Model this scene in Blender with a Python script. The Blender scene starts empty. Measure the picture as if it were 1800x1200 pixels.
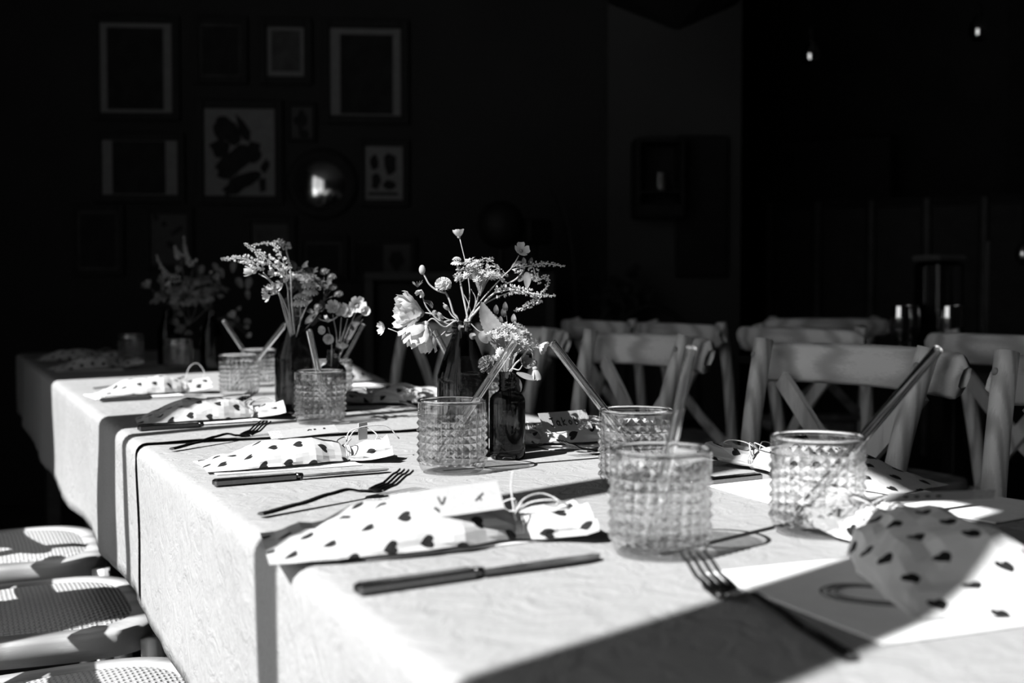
import bpy, math, random
from mathutils import Vector, Matrix, Euler, noise

# ------------------------------------------------------------------ camera, world, sun, exposure
FPX, HOR, CH = 2100.0, 522.0, 0.963          # focal length in px (1800 wide), horizon row, camera height
YAW = math.atan(1000.0 / FPX)
PITCH = math.atan((600.0 - HOR) / FPX)
scene = bpy.context.scene
COL = scene.collection
cam_d = bpy.data.cameras.new('camera')
cam = bpy.data.objects.new('camera', cam_d)
COL.objects.link(cam)
cam.location = (0, 0, CH)
cam.rotation_euler = (math.pi / 2 - PITCH, 0, -YAW)
cam_d.sensor_width = 36.0
cam_d.lens = FPX * 36.0 / 1800.0
cam_d.clip_start = 0.05
cam_d.dof.use_dof = True
cam_d.dof.focus_distance = 1.50
cam_d.dof.aperture_fstop = 4.8
scene.camera = cam

world = bpy.data.worlds.new('world')
scene.world = world
world.use_nodes = True
world.node_tree.nodes['Background'].inputs[0].default_value = (0.5, 0.5, 0.5, 1)
world.node_tree.nodes['Background'].inputs[1].default_value = 2.05

SUN_AZ, SUN_EL = math.radians(20.0), math.radians(44.0)
sun_d = bpy.data.lights.new('sun', 'SUN')
sun_d.energy = 11.4
sun_d.angle = math.radians(0.35)
sun = bpy.data.objects.new('sun', sun_d)
COL.objects.link(sun)
SUN_DIR = Vector((math.cos(SUN_EL) * math.cos(SUN_AZ), math.cos(SUN_EL) * math.sin(SUN_AZ), -math.sin(SUN_EL)))
sun.rotation_euler = SUN_DIR.to_track_quat('-Z', 'Y').to_euler()
sun.location = (-4, -2, 4)

vs = scene.view_settings
vs.view_transform = 'Standard'
vs.look = 'None'
vs.exposure = 0.0
vs.gamma = 1.0
vs.use_curve_mapping = False
scene.cycles.max_bounces = 12
scene.cycles.transmission_bounces = 12
scene.cycles.transparent_max_bounces = 24
scene.cycles.diffuse_bounces = 4
scene.cycles.caustics_reflective = False
scene.cycles.caustics_refractive = False
scene.cycles.sample_clamp_indirect = 6.0

# ------------------------------------------------------------------ picture geometry -> room coordinates
FWD = Vector((math.sin(YAW), math.cos(YAW), 0))
RGT = Vector((math.cos(YAW), -math.sin(YAW), 0))
UP = Vector((0, 0, 1))
EYE = Vector((0, 0, CH))

def ray(px, py):
    a, b = (px - 900.0) / FPX, (600.0 - py) / FPX
    c, s = math.cos(PITCH), math.sin(PITCH)
    return RGT * a + FWD * (c + b * s) + UP * (b * c - s)

def P(px, py, d):                 # the point at distance d straight ahead of the lens
    r = ray(px, py)
    return EYE + r * (d / r.dot(FWD))

def Z(px, py, z):                 # the point at height z
    r = ray(px, py)
    return EYE + r * ((z - CH) / r.z)

TAB = 0.75
ZC1, ZC2 = 0.7535, 0.7560         # top of near cloth, top of far cloth
rnd = random.Random(7)

# ------------------------------------------------------------------ mesh helpers
class MB:
    def __init__(s):
        s.v, s.f, s.sm, s.uv = [], [], [], []
    def add(s, vs_, fs, smooth=True, uvs=None):
        o = len(s.v)
        s.v += [tuple(p) for p in vs_]
        s.uv += [tuple(u) for u in uvs] if uvs else [(p[0], p[1]) for p in vs_]
        s.f += [tuple(i + o for i in f) for f in fs]
        s.sm += [smooth] * len(fs)
        return s
    def box(s, c, d, M=None, smooth=False, bev=0.0):
        hx, hy, hz = d[0] / 2, d[1] / 2, d[2] / 2
        if bev <= 0:
            vs_ = [Vector((x * hx, y * hy, z * hz)) for z in (-1, 1) for y in (-1, 1) for x in (-1, 1)]
            fs = [(0, 2, 3, 1), (4, 5, 7, 6), (0, 1, 5, 4), (2, 6, 7, 3), (0, 4, 6, 2), (1, 3, 7, 5)]
        else:
            b = min(bev, hx * .9, hy * .9, hz * .9)
            ring = lambda ix, iy, z: [Vector((x, y, z)) for x, y in
                    ((-hx + ix + b, -hy + iy), (hx - ix - b, -hy + iy), (hx - ix, -hy + iy + b), (hx - ix, hy - iy - b),
                     (hx - ix - b, hy - iy), (-hx + ix + b, hy - iy), (-hx + ix, hy - iy - b), (-hx + ix, -hy + iy + b))]
            vs_ = ring(b, b, -hz) + ring(0, 0, -hz + b) + ring(0, 0, hz - b) + ring(b, b, hz)
            fs = [tuple(range(7, -1, -1)), tuple(range(24, 32))]
            for k in range(3):
                for i in range(8):
                    j = (i + 1) % 8
                    fs.append((k * 8 + i, k * 8 + j, k * 8 + 8 + j, k * 8 + 8 + i))
        if M is not None:
            vs_ = [M @ p for p in vs_]
        c = Vector(c)
        return s.add([p + c for p in vs_], fs, smooth)
    def lathe(s, prof, seg=32, M=None, smooth=True):
        vs_, fs = [], []
        full = [prof[0]]                        # support rings keep long straight walls straight in shading
        for (ra, za), (rb, zb) in zip(prof, prof[1:]):
            ln = math.hypot(rb - ra, zb - za)
            if ln > .012:
                for q in (.04, .5, .96) if ln < .1 else (.01, .25, .5, .75, .99):
                    full.append((ra + (rb - ra) * q, za + (zb - za) * q))
            full.append((rb, zb))
        prof = full
        n = len(prof)
        for r, z in prof:
            for i in range(seg):
                a = 2 * math.pi * i / seg
                vs_.append(Vector((r * math.cos(a), r * math.sin(a), z)))
        for k in range(n - 1):
            for i in range(seg):
                j = (i + 1) % seg
                fs.append((k * seg + i, k * seg + j, k * seg + seg + j, k * seg + seg + i))
        if M is not None:
            vs_ = [M @ p for p in vs_]
        return s.add(vs_, fs, smooth)
    def tube(s, pts, r, seg=8, cap=True, smooth=True, flat=1.0):
        pts = [Vector(p) for p in pts]
        n = len(pts)
        if not hasattr(r, '__len__'):
            r = [r] * n
        vs_, fs = [], []
        t0 = (pts[1] - pts[0]).normalized()
        ref = Vector((0, 0, 1)) if abs(t0.z) < .9 else Vector((1, 0, 0))
        u = t0.cross(ref).normalized()
        for i, p in enumerate(pts):
            t = (pts[min(i + 1, n - 1)] - pts[max(i - 1, 0)]).normalized()
            u = (u - t * u.dot(t)).normalized()
            w = t.cross(u)
            for k in range(seg):
                a = 2 * math.pi * k / seg
                vs_.append(p + (u * math.cos(a) + w * math.sin(a) * flat) * r[i])
        for i in range(n - 1):
            for k in range(seg):
                j = (k + 1) % seg
                fs.append((i * seg + k, i * seg + j, i * seg + seg + j, i * seg + seg + k))
        if cap:
            fs.append(tuple(range(seg - 1, -1, -1)))
            fs.append(tuple(range((n - 1) * seg, n * seg)))
        return s.add(vs_, fs, smooth)
    def prism(s, pts, z0, z1, M=None):          # outline in xy extruded in z
        n = len(pts)
        vs_ = [Vector((x, y, z0)) for x, y in pts] + [Vector((x, y, z1)) for x, y in pts]
        fs = [tuple(range(n - 1, -1, -1)), tuple(range(n, 2 * n))]
        fs += [(i, (i + 1) % n, n + (i + 1) % n, n + i) for i in range(n)]
        if M is not None:
            vs_ = [M @ p for p in vs_]
        return s.add(vs_, fs, False)
    def ball(s, c, r, seg=10, rings=6, sq=(1, 1, 1), M=None, smooth=True):
        vs_, fs = [], []
        for k in range(rings + 1):
            th = math.pi * k / rings
            for i in range(seg):
                a = 2 * math.pi * i / seg
                vs_.append(Vector((r * math.sin(th) * math.cos(a) * sq[0], r * math.sin(th) * math.sin(a) * sq[1], r * math.cos(th) * sq[2])))
        for k in range(rings):
            for i in range(seg):
                j = (i + 1) % seg
                fs.append((k * seg + i, k * seg + seg + i, k * seg + seg + j, k * seg + j))
        if M is not None:
            vs_ = [M @ p for p in vs_]
        c = Vector(c)
        return s.add([p + c for p in vs_], fs, smooth)
    def mesh(s, name, mat):
        me = bpy.data.meshes.new(name)
        me.from_pydata(s.v, [], s.f)
        me.polygons.foreach_set('use_smooth', s.sm)
        ul = me.uv_layers.new(name='UVMap')
        li = [0] * len(me.loops)
        me.loops.foreach_get('vertex_index', li)
        buf = []
        for i in li:
            buf += s.uv[i]
        ul.data.foreach_set('uv', buf)
        me.materials.append(mat)
        me.update()
        return me
    def build(s, name, mat, parent=None):
        return link(name, s.mesh(name, mat), parent)

def link(name, me, parent=None):
    o = bpy.data.objects.new(name, me)
    COL.objects.link(o)
    if parent is not None:
        o.parent = parent
    return o

def tag(o, label=None, cat=None, group=None, kind=None):
    if label: o['label'] = label
    if cat: o['category'] = cat
    if group: o['group'] = group
    if kind: o['kind'] = kind
    return o

def empty(name, loc=(0, 0, 0), rz=0.0):
    o = bpy.data.objects.new(name, None)
    o.empty_display_size = .05
    COL.objects.link(o)
    o.location = loc
    o.rotation_euler = (0, 0, rz)
    return o

def copy_tree(o, parent=None):
    c = o.copy()
    COL.objects.link(c)
    if parent is not None:
        c.parent = parent
    for ch in [x for x in COL.objects if x.parent == o]:
        copy_tree(ch, c)
    return c

def spline(pts, n=24):            # Catmull-Rom through the points
    pts = [Vector(p) for p in pts]
    if len(pts) == 2:
        return [pts[0].lerp(pts[1], i / (n - 1)) for i in range(n)]
    q = [pts[0] * 2 - pts[1]] + pts + [pts[-1] * 2 - pts[-2]]
    out = []
    m = len(pts) - 1
    for i in range(n):
        t = i / (n - 1) * m
        k = min(int(t), m - 1)
        u = t - k
        a, b, c, d = q[k], q[k + 1], q[k + 2], q[k + 3]
        out.append(.5 * ((2 * b) + (c - a) * u + (2 * a - 5 * b + 4 * c - d) * u * u + (3 * b - a - 3 * c + d) * u ** 3))
    return out

def interp(tab, x):
    for (a, va), (b, vb) in zip(tab, tab[1:]):
        if x <= b:
            t = (x - a) / (b - a)
            t = max(0, min(1, t))
            t = t * t * (3 - 2 * t)
            return va + (vb - va) * t
    return tab[-1][1]

def frame_to(dirv, up=Vector((0, 0, 1))):       # rotation whose local z points along dirv
    z = Vector(dirv).normalized()
    if abs(z.dot(up)) > .98:
        up = Vector((1, 0, 0))
    x = up.cross(z).normalized()
    y = z.cross(x)
    return Matrix((x, y, z)).transposed()

# ------------------------------------------------------------------ materials (all grey: the photograph is black and white)
def new_mat(name):
    m = bpy.data.materials.new(name)
    m.use_nodes = True
    nt = m.node_tree
    return m, nt, nt.nodes['Principled BSDF'], nt.nodes['Material Output']

def g(v):
    return (v, v, v, 1)

def ramp_between(nt, fac, a, b, p0=.3, p1=.7):
    r = nt.nodes.new('ShaderNodeValToRGB')
    r.color_ramp.elements[0].position = p0
    r.color_ramp.elements[1].position = p1
    r.color_ramp.elements[0].color = g(a)
    r.color_ramp.elements[1].color = g(b)
    nt.links.new(fac, r.inputs[0])
    return r.outputs[0]

def noise_node(nt, scale, detail=4, vec=None, rough=.5):
    n = nt.nodes.new('ShaderNodeTexNoise')
    n.inputs['Scale'].default_value = scale
    n.inputs['Detail'].default_value = detail
    n.inputs['Roughness'].default_value = rough
    if vec is not None:
        nt.links.new(vec, n.inputs['Vector'])
    return n

def coord(nt, kind='Object', scale=None):
    t = nt.nodes.new('ShaderNodeTexCoord')
    if scale is None:
        return t.outputs[kind]
    mp = nt.nodes.new('ShaderNodeMapping')
    mp.inputs['Scale'].default_value = scale
    nt.links.new(t.outputs[kind], mp.inputs['Vector'])
    return mp.outputs['Vector']

def bump(nt, bs, h, strength=.3, dist=.001, prev=None):
    b = nt.nodes.new('ShaderNodeBump')
    b.inputs['Strength'].default_value = strength
    b.inputs['Distance'].default_value = dist
    nt.links.new(h, b.inputs['Height'])
    if prev is not None:
        nt.links.new(prev, b.inputs['Normal'])
    nt.links.new(b.outputs[0], bs.inputs['Normal'])
    return b.outputs[0]

def simple(name, v, rough=.6, metal=0.0, spec=.5, var=.12, nscale=30, bumpd=0.0):
    m, nt, bs, out = new_mat(name)
    bs.inputs['Roughness'].default_value = rough
    bs.inputs['Metallic'].default_value = metal
    bs.inputs['Specular IOR Level'].default_value = spec
    n = noise_node(nt, nscale, 4, coord(nt))
    nt.links.new(ramp_between(nt, n.outputs[0], v * (1 - var), v * (1 + var)), bs.inputs['Base Color'])
    if bumpd > 0:
        bump(nt, bs, n.outputs[0], .5, bumpd)
    return m

def mat_linen(name, v):
    m, nt, bs, out = new_mat(name)
    bs.inputs['Roughness'].default_value = .9
    bs.inputs['Specular IOR Level'].default_value = .1
    c = coord(nt)
    big = noise_node(nt, 5, 3, c)
    thread = noise_node(nt, 1.0, 3, coord(nt, 'Object', (900, 160, 300)))
    mix = nt.nodes.new('ShaderNodeMath'); mix.operation = 'ADD'
    mul = nt.nodes.new('ShaderNodeMath'); mul.operation = 'MULTIPLY'; mul.inputs[1].default_value = .5
    nt.links.new(big.outputs[0], mul.inputs[0])
    mul2 = nt.nodes.new('ShaderNodeMath'); mul2.operation = 'MULTIPLY'; mul2.inputs[1].default_value = .5
    nt.links.new(thread.outputs[0], mul2.inputs[0])
    nt.links.new(mul.outputs[0], mix.inputs[0]); nt.links.new(mul2.outputs[0], mix.inputs[1])
    nt.links.new(ramp_between(nt, mix.outputs[0], v * .86, v * 1.1), bs.inputs['Base Color'])
    cr = noise_node(nt, 26, 5, c, .6)
    cr.inputs['Distortion'].default_value = 1.2
    b1 = bump(nt, bs, cr.outputs[0], .55, .009)
    bump(nt, bs, thread.outputs[0], .3, .0006, b1)
    return m

def mat_wood(name, v, axis=(1.2, 14, 14)):
    m, nt, bs, out = new_mat(name)
    bs.inputs['Roughness'].default_value = .36
    bs.inputs['Specular IOR Level'].default_value = .5
    c = coord(nt, 'Object', axis)
    n = noise_node(nt, 2.2, 3, c)
    w = nt.nodes.new('ShaderNodeTexWave')
    w.inputs['Scale'].default_value = 1.2
    w.inputs['Distortion'].default_value = 7.0
    w.inputs['Detail'].default_value = 3
    w.inputs['Detail Scale'].default_value = .8
    nt.links.new(c, w.inputs['Vector'])
    fine = noise_node(nt, 9, 5, coord(nt, 'Object', (axis[0] * 2, axis[1] * 6, axis[2] * 6)))
    a = nt.nodes.new('ShaderNodeMath'); a.operation = 'MULTIPLY'
    nt.links.new(w.outputs[0], a.inputs[0]); nt.links.new(fine.outputs[0], a.inputs[1])
    nt.links.new(ramp_between(nt, a.outputs[0], v * .66, v * 1.15, .0, .34), bs.inputs['Base Color'])
    bump(nt, bs, a.outputs[0], .2, .0008)
    return m

def mat_cane(name, v):
    m, nt, bs, out = new_mat(name)
    bs.inputs['Roughness'].default_value = .7
    c = coord(nt, 'Object')
    def wave(d):
        w = nt.nodes.new('ShaderNodeTexWave')
        w.bands_direction = d
        w.inputs['Scale'].default_value = 42
        w.inputs['Distortion'].default_value = .6
        w.inputs['Detail'].default_value = 1
        nt.links.new(c, w.inputs['Vector'])
        return w.outputs[0]
    ch = nt.nodes.new('ShaderNodeTexChecker')
    ch.inputs['Scale'].default_value = 42 * 20 / (2 * math.pi)
    nt.links.new(c, ch.inputs['Vector'])
    mx = nt.nodes.new('ShaderNodeMix')
    nt.links.new(ch.outputs[1], mx.inputs[0])
    nt.links.new(wave('X'), mx.inputs[2]); nt.links.new(wave('Y'), mx.inputs[3])
    nt.links.new(ramp_between(nt, mx.outputs[0], v * .6, v * 1.1, .05, .55), bs.inputs['Base Color'])
    bump(nt, bs, mx.outputs[0], .9, .002)
    return m

def mat_hearts(name, size=.031, k=5.2, white=.43):
    m, nt, bs, out = new_mat(name)
    bs.inputs['Roughness'].default_value = .75
    bs.inputs['Specular IOR Level'].default_value = .2
    N, L = nt.nodes, nt.links
    def mth(op, a, b=None):
        n = N.new('ShaderNodeMath'); n.operation = op
        for i, x in enumerate((a, b)):
            if x is None: continue
            if isinstance(x, (int, float)): n.inputs[i].default_value = x
            else: L.new(x, n.inputs[i])
        return n.outputs[0]
    uv = N.new('ShaderNodeUVMap')
    sp = N.new('ShaderNodeSeparateXYZ')
    L.new(uv.outputs[0], sp.inputs[0])
    u = mth('DIVIDE', sp.outputs[0], size)
    v = mth('DIVIDE', sp.outputs[1], size)
    row = mth('FLOOR', v)
    odd = mth('MULTIPLY', mth('MODULO', mth('ABSOLUTE', row), 2.0), .5)
    fu = mth('SUBTRACT', mth('FRACT', mth('ADD', u, odd)), .5)
    fv = mth('SUBTRACT', mth('FRACT', v), .5)
    x = mth('MULTIPLY', fv, k)
    y = mth('MULTIPLY', fu, k)
    x2 = mth('MULTIPLY', x, x)
    lobes = mth('MULTIPLY', mth('POWER', mth('ABSOLUTE', x), .5), .72)
    yy = mth('SUBTRACT', mth('MULTIPLY', mth('ADD', y, .25), 1.1), lobes)
    h = mth('ADD', x2, mth('MULTIPLY', yy, yy))
    inside = mth('LESS_THAN', h, 1.0)
    mx = N.new('ShaderNodeMix'); mx.data_type = 'RGBA'
    L.new(inside, mx.inputs[0])
    mx.inputs[6].default_value = g(white); mx.inputs[7].default_value = g(.012)
    L.new(mx.outputs[2], bs.inputs['Base Color'])
    n = noise_node(nt, 35, 3, coord(nt))
    bump(nt, bs, n.outputs[0], .25, .003)
    return m

def mat_glass(name, through, tint=1.0, ior=1.5, rough=0.0):
    # glass with a share of straight-through light, so that it throws a light lacy shadow
    m, nt, bs, out = new_mat(name)
    N, L = nt.nodes, nt.links
    N.remove(bs)
    gl = N.new('ShaderNodeBsdfGlass')
    gl.inputs['IOR'].default_value = ior
    gl.inputs['Roughness'].default_value = rough
    gl.inputs['Color'].default_value = g(tint)
    tr = N.new('ShaderNodeBsdfTransparent')
    n = noise_node(nt, 20, 2, coord(nt))
    L.new(ramp_between(nt, n.outputs[0], tint * .97, min(1, tint * 1.0)), tr.inputs[0])
    if through <= 0:
        L.new(gl.outputs[0], out.inputs[0])
        return m
    mx = N.new('ShaderNodeMixShader')
    mx.inputs[0].default_value = through
    L.new(gl.outputs[0], mx.inputs[1]); L.new(tr.outputs[0], mx.inputs[2])
    L.new(mx.outputs[0], out.inputs[0])
    return m

def mat_film(name):
    # one face of clear glass: sees straight through, mirrors a little
    m, nt, bs, out = new_mat(name)
    N, L = nt.nodes, nt.links
    N.remove(bs)
    tr = N.new('ShaderNodeBsdfTransparent')
    gs = N.new('ShaderNodeBsdfGlossy'); gs.inputs['Roughness'].default_value = .02
    lw = N.new('ShaderNodeLayerWeight'); lw.inputs[0].default_value = .5
    pw = N.new('ShaderNodeMath'); pw.operation = 'POWER'; pw.inputs[1].default_value = 2.6
    L.new(lw.outputs['Facing'], pw.inputs[0])
    ma = N.new('ShaderNodeMath'); ma.operation = 'MULTIPLY_ADD'; ma.inputs[1].default_value = .85; ma.inputs[2].default_value = .05
    L.new(pw.outputs[0], ma.inputs[0])
    mx = N.new('ShaderNodeMixShader')
    L.new(ma.outputs[0], mx.inputs[0]); L.new(tr.outputs[0], mx.inputs[1]); L.new(gs.outputs[0], mx.inputs[2])
    L.new(mx.outputs[0], out.inputs[0])
    return m

def mat_petal(name, v, trans=.35):
    m, nt, bs, out = new_mat(name)
    N, L = nt.nodes, nt.links
    bs.inputs['Roughness'].default_value = .6
    bs.inputs['Specular IOR Level'].default_value = .2
    n = noise_node(nt, 120, 4, coord(nt))
    colr = ramp_between(nt, n.outputs[0], v * .8, min(.95, v * 1.1))
    L.new(colr, bs.inputs['Base Color'])
    tl = N.new('ShaderNodeBsdfTranslucent')
    L.new(colr, tl.inputs[0])
    mx = N.new('ShaderNodeMixShader')
    mx.inputs[0].default_value = trans
    L.new(bs.outputs[0], mx.inputs[1]); L.new(tl.outputs[0], mx.inputs[2])
    L.new(mx.outputs[0], out.inputs[0])
    return m

M = {}
M['linen'] = mat_linen('linen', .30)
M['linen_far'] = mat_linen('linen_far', .30)
M['wood'] = mat_wood('beech_wood_lowered', .36)  # beech of the seat frames, tone lowered against the full sun
M['wood_rail'] = mat_wood('beech_rail_lifted', .72, (12, 1.6, 10))  # same beech, lightened to offset the shade on the rails
M['wood_post'] = mat_wood('beech_post_lifted', .64, (14, 14, 1.2))  # same beech, lightened like the rails
M['wood_dark'] = mat_wood('dark_wood', .03)
M['cane'] = mat_cane('woven_cane', .40)
M['paper'] = simple('white_paper', .86, .8, 0, .2, .03, 60)
M['paper_tag'] = simple('grey_tag_card', .30, .8, 0, .2, .06, 200)
M['paper_speck'] = simple('speckled_tag_end', .36, .8, 0, .2, .5, 900)
M['hearts'] = mat_hearts('heart_paper')
M['hearts_big_lifted'] = mat_hearts('heart_paper_large_lifted', .034, 5.2, .66)  # same paper, whitened to offset the shadow it lies in
M['ink'] = simple('black_ink', .015, .6, 0, .2, .2, 50)
M['ink_grey'] = simple('grey_print', .16, .7, 0, .2, .1, 50)
M['twine'] = simple('twine', .45, .9, 0, .1, .3, 700, .0005)
M['steel'] = simple('dark_steel', .13, .26, 1.0, .5, .1, 300)
M['glass'] = mat_glass('clear_glass', .44, 1.0, 1.42)
M['glass_inner'] = mat_film('inner_glass_face')
M['straw'] = mat_glass('straw_glass', 0.0)
M['brown'] = mat_glass('brown_glass', .06, .47, 1.5)
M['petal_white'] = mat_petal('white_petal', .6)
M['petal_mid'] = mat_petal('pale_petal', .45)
M['petal_dim'] = mat_petal('dull_shaded_petal', .2)  # dull blooms; also stands in for shade on shaded umbels and far flowers
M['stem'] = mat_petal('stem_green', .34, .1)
M['stem_dark'] = mat_petal('stem_dark', .08, .1)  # dark stalks; also stems darkened as if in shade
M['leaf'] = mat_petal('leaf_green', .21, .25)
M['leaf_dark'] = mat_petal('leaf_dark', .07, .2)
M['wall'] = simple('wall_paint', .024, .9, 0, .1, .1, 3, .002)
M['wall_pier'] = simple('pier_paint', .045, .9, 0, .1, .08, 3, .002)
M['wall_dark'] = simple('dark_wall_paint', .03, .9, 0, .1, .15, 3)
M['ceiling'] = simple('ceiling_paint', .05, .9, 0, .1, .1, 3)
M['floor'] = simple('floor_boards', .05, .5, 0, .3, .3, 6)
M['bounce_ground'] = simple('pale_bounce_ground', .6, .9, 0, .1, .2, 4)  # unseen ground, kept pale to bounce sun into the room
M['frame'] = simple('frame_black', .012, .7, 0, .2, .2, 30)
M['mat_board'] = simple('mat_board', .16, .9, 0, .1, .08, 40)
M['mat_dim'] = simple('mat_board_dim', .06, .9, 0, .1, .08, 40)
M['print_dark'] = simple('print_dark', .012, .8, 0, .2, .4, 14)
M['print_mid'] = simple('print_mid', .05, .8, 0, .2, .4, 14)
M['mirror'] = simple('mirror_glass', .75, .12, 1.0, .5, .05, 5)
M['black'] = simple('black_paint', .008, .6, 0, .2, .2, 20)
M['chrome'] = simple('polished_metal', .8, .12, 1.0, .5, .05, 20)
M['bar_panel'] = simple('bar_panel', .028, .6, 0, .2, .2, 10)
M['bar_trim'] = simple('bar_trim', .09, .6, 0, .2, .2, 10)

# ------------------------------------------------------------------ room shell
def quad_wall(name, pts, mat, thick=.12, inward=None):
    b = MB()
    pts = [Vector(p) for p in pts]
    n = (pts[3] - pts[0]).cross(pts[1] - pts[0]).normalized() * thick
    vs_ = pts + [p + n for p in pts]
    b.add(vs_, [(0, 1, 2, 3), (7, 6, 5, 4), (0, 4, 5, 1), (1, 5, 6, 2), (2, 6, 7, 3), (3, 7, 4, 0)], False)
    o = b.build(name, mat)
    tag(o, kind='structure')
    return o

CEIL = 3.4
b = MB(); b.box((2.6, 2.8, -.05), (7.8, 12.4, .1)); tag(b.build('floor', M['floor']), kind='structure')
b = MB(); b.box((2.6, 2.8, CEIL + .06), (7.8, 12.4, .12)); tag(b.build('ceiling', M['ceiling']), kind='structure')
b = MB(); b.box((-6.3, 1.5, -.10), (9.8, 16, .1)); tag(b.build('ground', M['bounce_ground']), kind='structure')  # added outside, out of view, to bounce sunlight onto chairs and goblets
# the long glazed side: open bays between posts, a beam above, solid beyond the last bay
WX = -1.30
HEAD = 3.16
b = MB()
b.box((WX - .06, 2.8, (HEAD + CEIL) / 2), (.12, 12.4, CEIL - HEAD))
b.box((WX - .06, (2.60 + 9.0) / 2, HEAD / 2), (.12, 9.0 - 2.60, HEAD))
b.box((WX - .06, (-3.4 - 1.45) / 2, HEAD / 2), (.12, 1.95, HEAD))
tag(b.build('wall_left', M['wall_dark']), kind='structure')
for i, (y0, y1, d) in enumerate(((-.112, -.002, .10), (.395, .452, .07), (1.388, 1.572, .10), (1.266, 1.290, .06))):
    b = MB()
    b.box((WX - d / 2, (y0 + y1) / 2, HEAD / 2), (d, y1 - y0, HEAD), None, False, .004)
    tag(b.build('trim_%d' % (i + 1), M['wall_dark']), kind='structure')
b = MB(); b.box((2.6, -3.34, CEIL / 2), (7.8, .12, CEIL)); tag(b.build('wall_near', M['wall_dark']), kind='structure')
b = MB(); b.box((6.44, 2.8, CEIL / 2), (.12, 12.4, CEIL)); tag(b.build('wall_right', M['wall_dark']), kind='structure')

# the picture wall stands nearly square to the view
WDIR = (RGT * math.cos(math.radians(4)) + FWD * math.sin(math.radians(4))).normalized()
WN = Vector((WDIR.y, -WDIR.x, 0))              # towards the room
if WN.dot(FWD) > 0: WN = -WN
WQ = P(440, 522, 5.6); WQ.z = 0
def W(px, py, off=0.0):          # point on the picture wall
    r = ray(px, py)
    q = WQ + WN * off
    return EYE + r * ((q - EYE).dot(WN) / r.dot(WN))
def wall_strip(name, px0, px1, off, mat, thick=.12):
    a, c = W(px0, 522, off), W(px1, 522, off)
    a.z = c.z = 0
    return quad_wall(name, (a, c, c + UP * CEIL, a + UP * CEIL), mat, thick)
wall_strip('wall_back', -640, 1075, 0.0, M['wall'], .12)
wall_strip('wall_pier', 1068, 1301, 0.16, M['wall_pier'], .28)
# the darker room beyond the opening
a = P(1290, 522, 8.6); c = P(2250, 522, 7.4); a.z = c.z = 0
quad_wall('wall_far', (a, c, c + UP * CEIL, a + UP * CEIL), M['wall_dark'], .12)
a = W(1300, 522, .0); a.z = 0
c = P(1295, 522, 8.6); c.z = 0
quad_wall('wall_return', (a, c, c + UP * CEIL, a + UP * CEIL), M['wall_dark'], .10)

# ------------------------------------------------------------------ the long table and its two cloths
TX0, TX1, TY0, TY1 = .247, .950, .30, 4.75
t = empty('long_table', ((TX0 + TX1) / 2, (TY0 + TY1) / 2, 0))
tag(t, 'long narrow dining table hidden under linen cloths', 'table')
b = MB(); b.box((0, 0, TAB - .016), (TX1 - TX0 - .012, TY1 - TY0 - .02, .03), None, False, .004); b.build('table_top', M['wood_dark'], t)
for sx in (-1, 1):
    b = MB(); b.box((sx * .24, 0, TAB - .07), (.025, TY1 - TY0 - .3, .07)); b.build('apron', M['wood_dark'], t)
    for yy in (-2.05, -.7, .7, 2.05):
        b = MB(); b.box((sx * .25, yy, (TAB - .035) / 2), (.05, .05, TAB - .035), None, False, .004); b.build('leg', M['wood_dark'], t)

def cloth(name, y0, y1, zt, side, hem, mat, label, wave0=0.0, wave1=0.0, lift=0.0, seed=0, dy=.014):
    """linen draped over the table: flat top, rounded edges, hanging sides (side = gap from the table)"""
    ny = int((y1 - y0) / dy) + 1
    prof = []                                     # (kind, s)
    H = 12
    r = .016
    xl, xr = TX0 - side, TX1 + side
    for i in range(H):
        prof.append(('L', 1 - i / H))
    for i in range(5):
        prof.append(('LA', i / 4 * math.pi / 2))
    nx = 40
    for i in range(1, nx):
        prof.append(('T', i / nx))
    for i in range(5):
        prof.append(('RA', i / 4 * math.pi / 2))
    for i in range(1, H + 1):
        prof.append(('R', i / H))
    m = len(prof)
    vs_, fs = [], []
    for j in range(ny):
        f = j / (ny - 1)
        for k, s in prof:
            y = y0 + (y1 - y0) * f
            if k in 'LR':
                drop = hem(y) * s
                fold = math.sin(y * 9 + seed) * .010 + noise.noise(Vector((y * 4, seed, s))) * .016 + noise.noise(Vector((y * 14, seed + 3, s * 2))) * .005
                off = .6 * fold * s ** 1.2
                x = (xl - max(-.007, off)) if k == 'L' else (xr + max(-.007, off))
                z = zt - r - drop
            elif k == 'LA':
                x = xl + r - r * math.cos(s); z = zt - r + r * math.sin(s)
            elif k == 'RA':
                x = xr - r + r * math.sin(s); z = zt - r + r * math.cos(s)
            else:
                x = xl + r + (xr - xl - 2 * r) * s; z = zt
            n2 = noise.noise(Vector((x * 6 + seed, y * 5, z * 6)))
            if k == 'T':
                z += max(0, noise.noise(Vector((x * 9, y * 7 + seed, 0)))) * .0007
            e0 = max(0, 1 - (f * (y1 - y0)) / .03)
            e1 = max(0, 1 - ((1 - f) * (y1 - y0)) / .03)
            y += e0 * wave0 * n2 + e1 * wave1 * n2
            if e0 > 0 and lift > 0:
                q = lift * e0 * (1.0 + .9 * noise.noise(Vector((x * 11, z * 9, seed + 5))))
                if k in ('T', 'RA', 'LA'): z += q
                if k == 'L': x -= q * .35
                if k == 'R': x += q * .35
            vs_.append((x, y, z))
    for j in range(ny - 1):
        for i in range(m - 1):
            fs.append((j * m + i, j * m + i + 1, j * m + m + i + 1, j * m + m + i))
    b = MB()
    b.add(vs_, fs, True)
    o = b.build(name, mat)
    md = o.modifiers.new('thickness', 'SOLIDIFY')
    md.thickness = .0010
    md.offset = -1
    tag(o, label, 'tablecloth')
    return o
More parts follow.
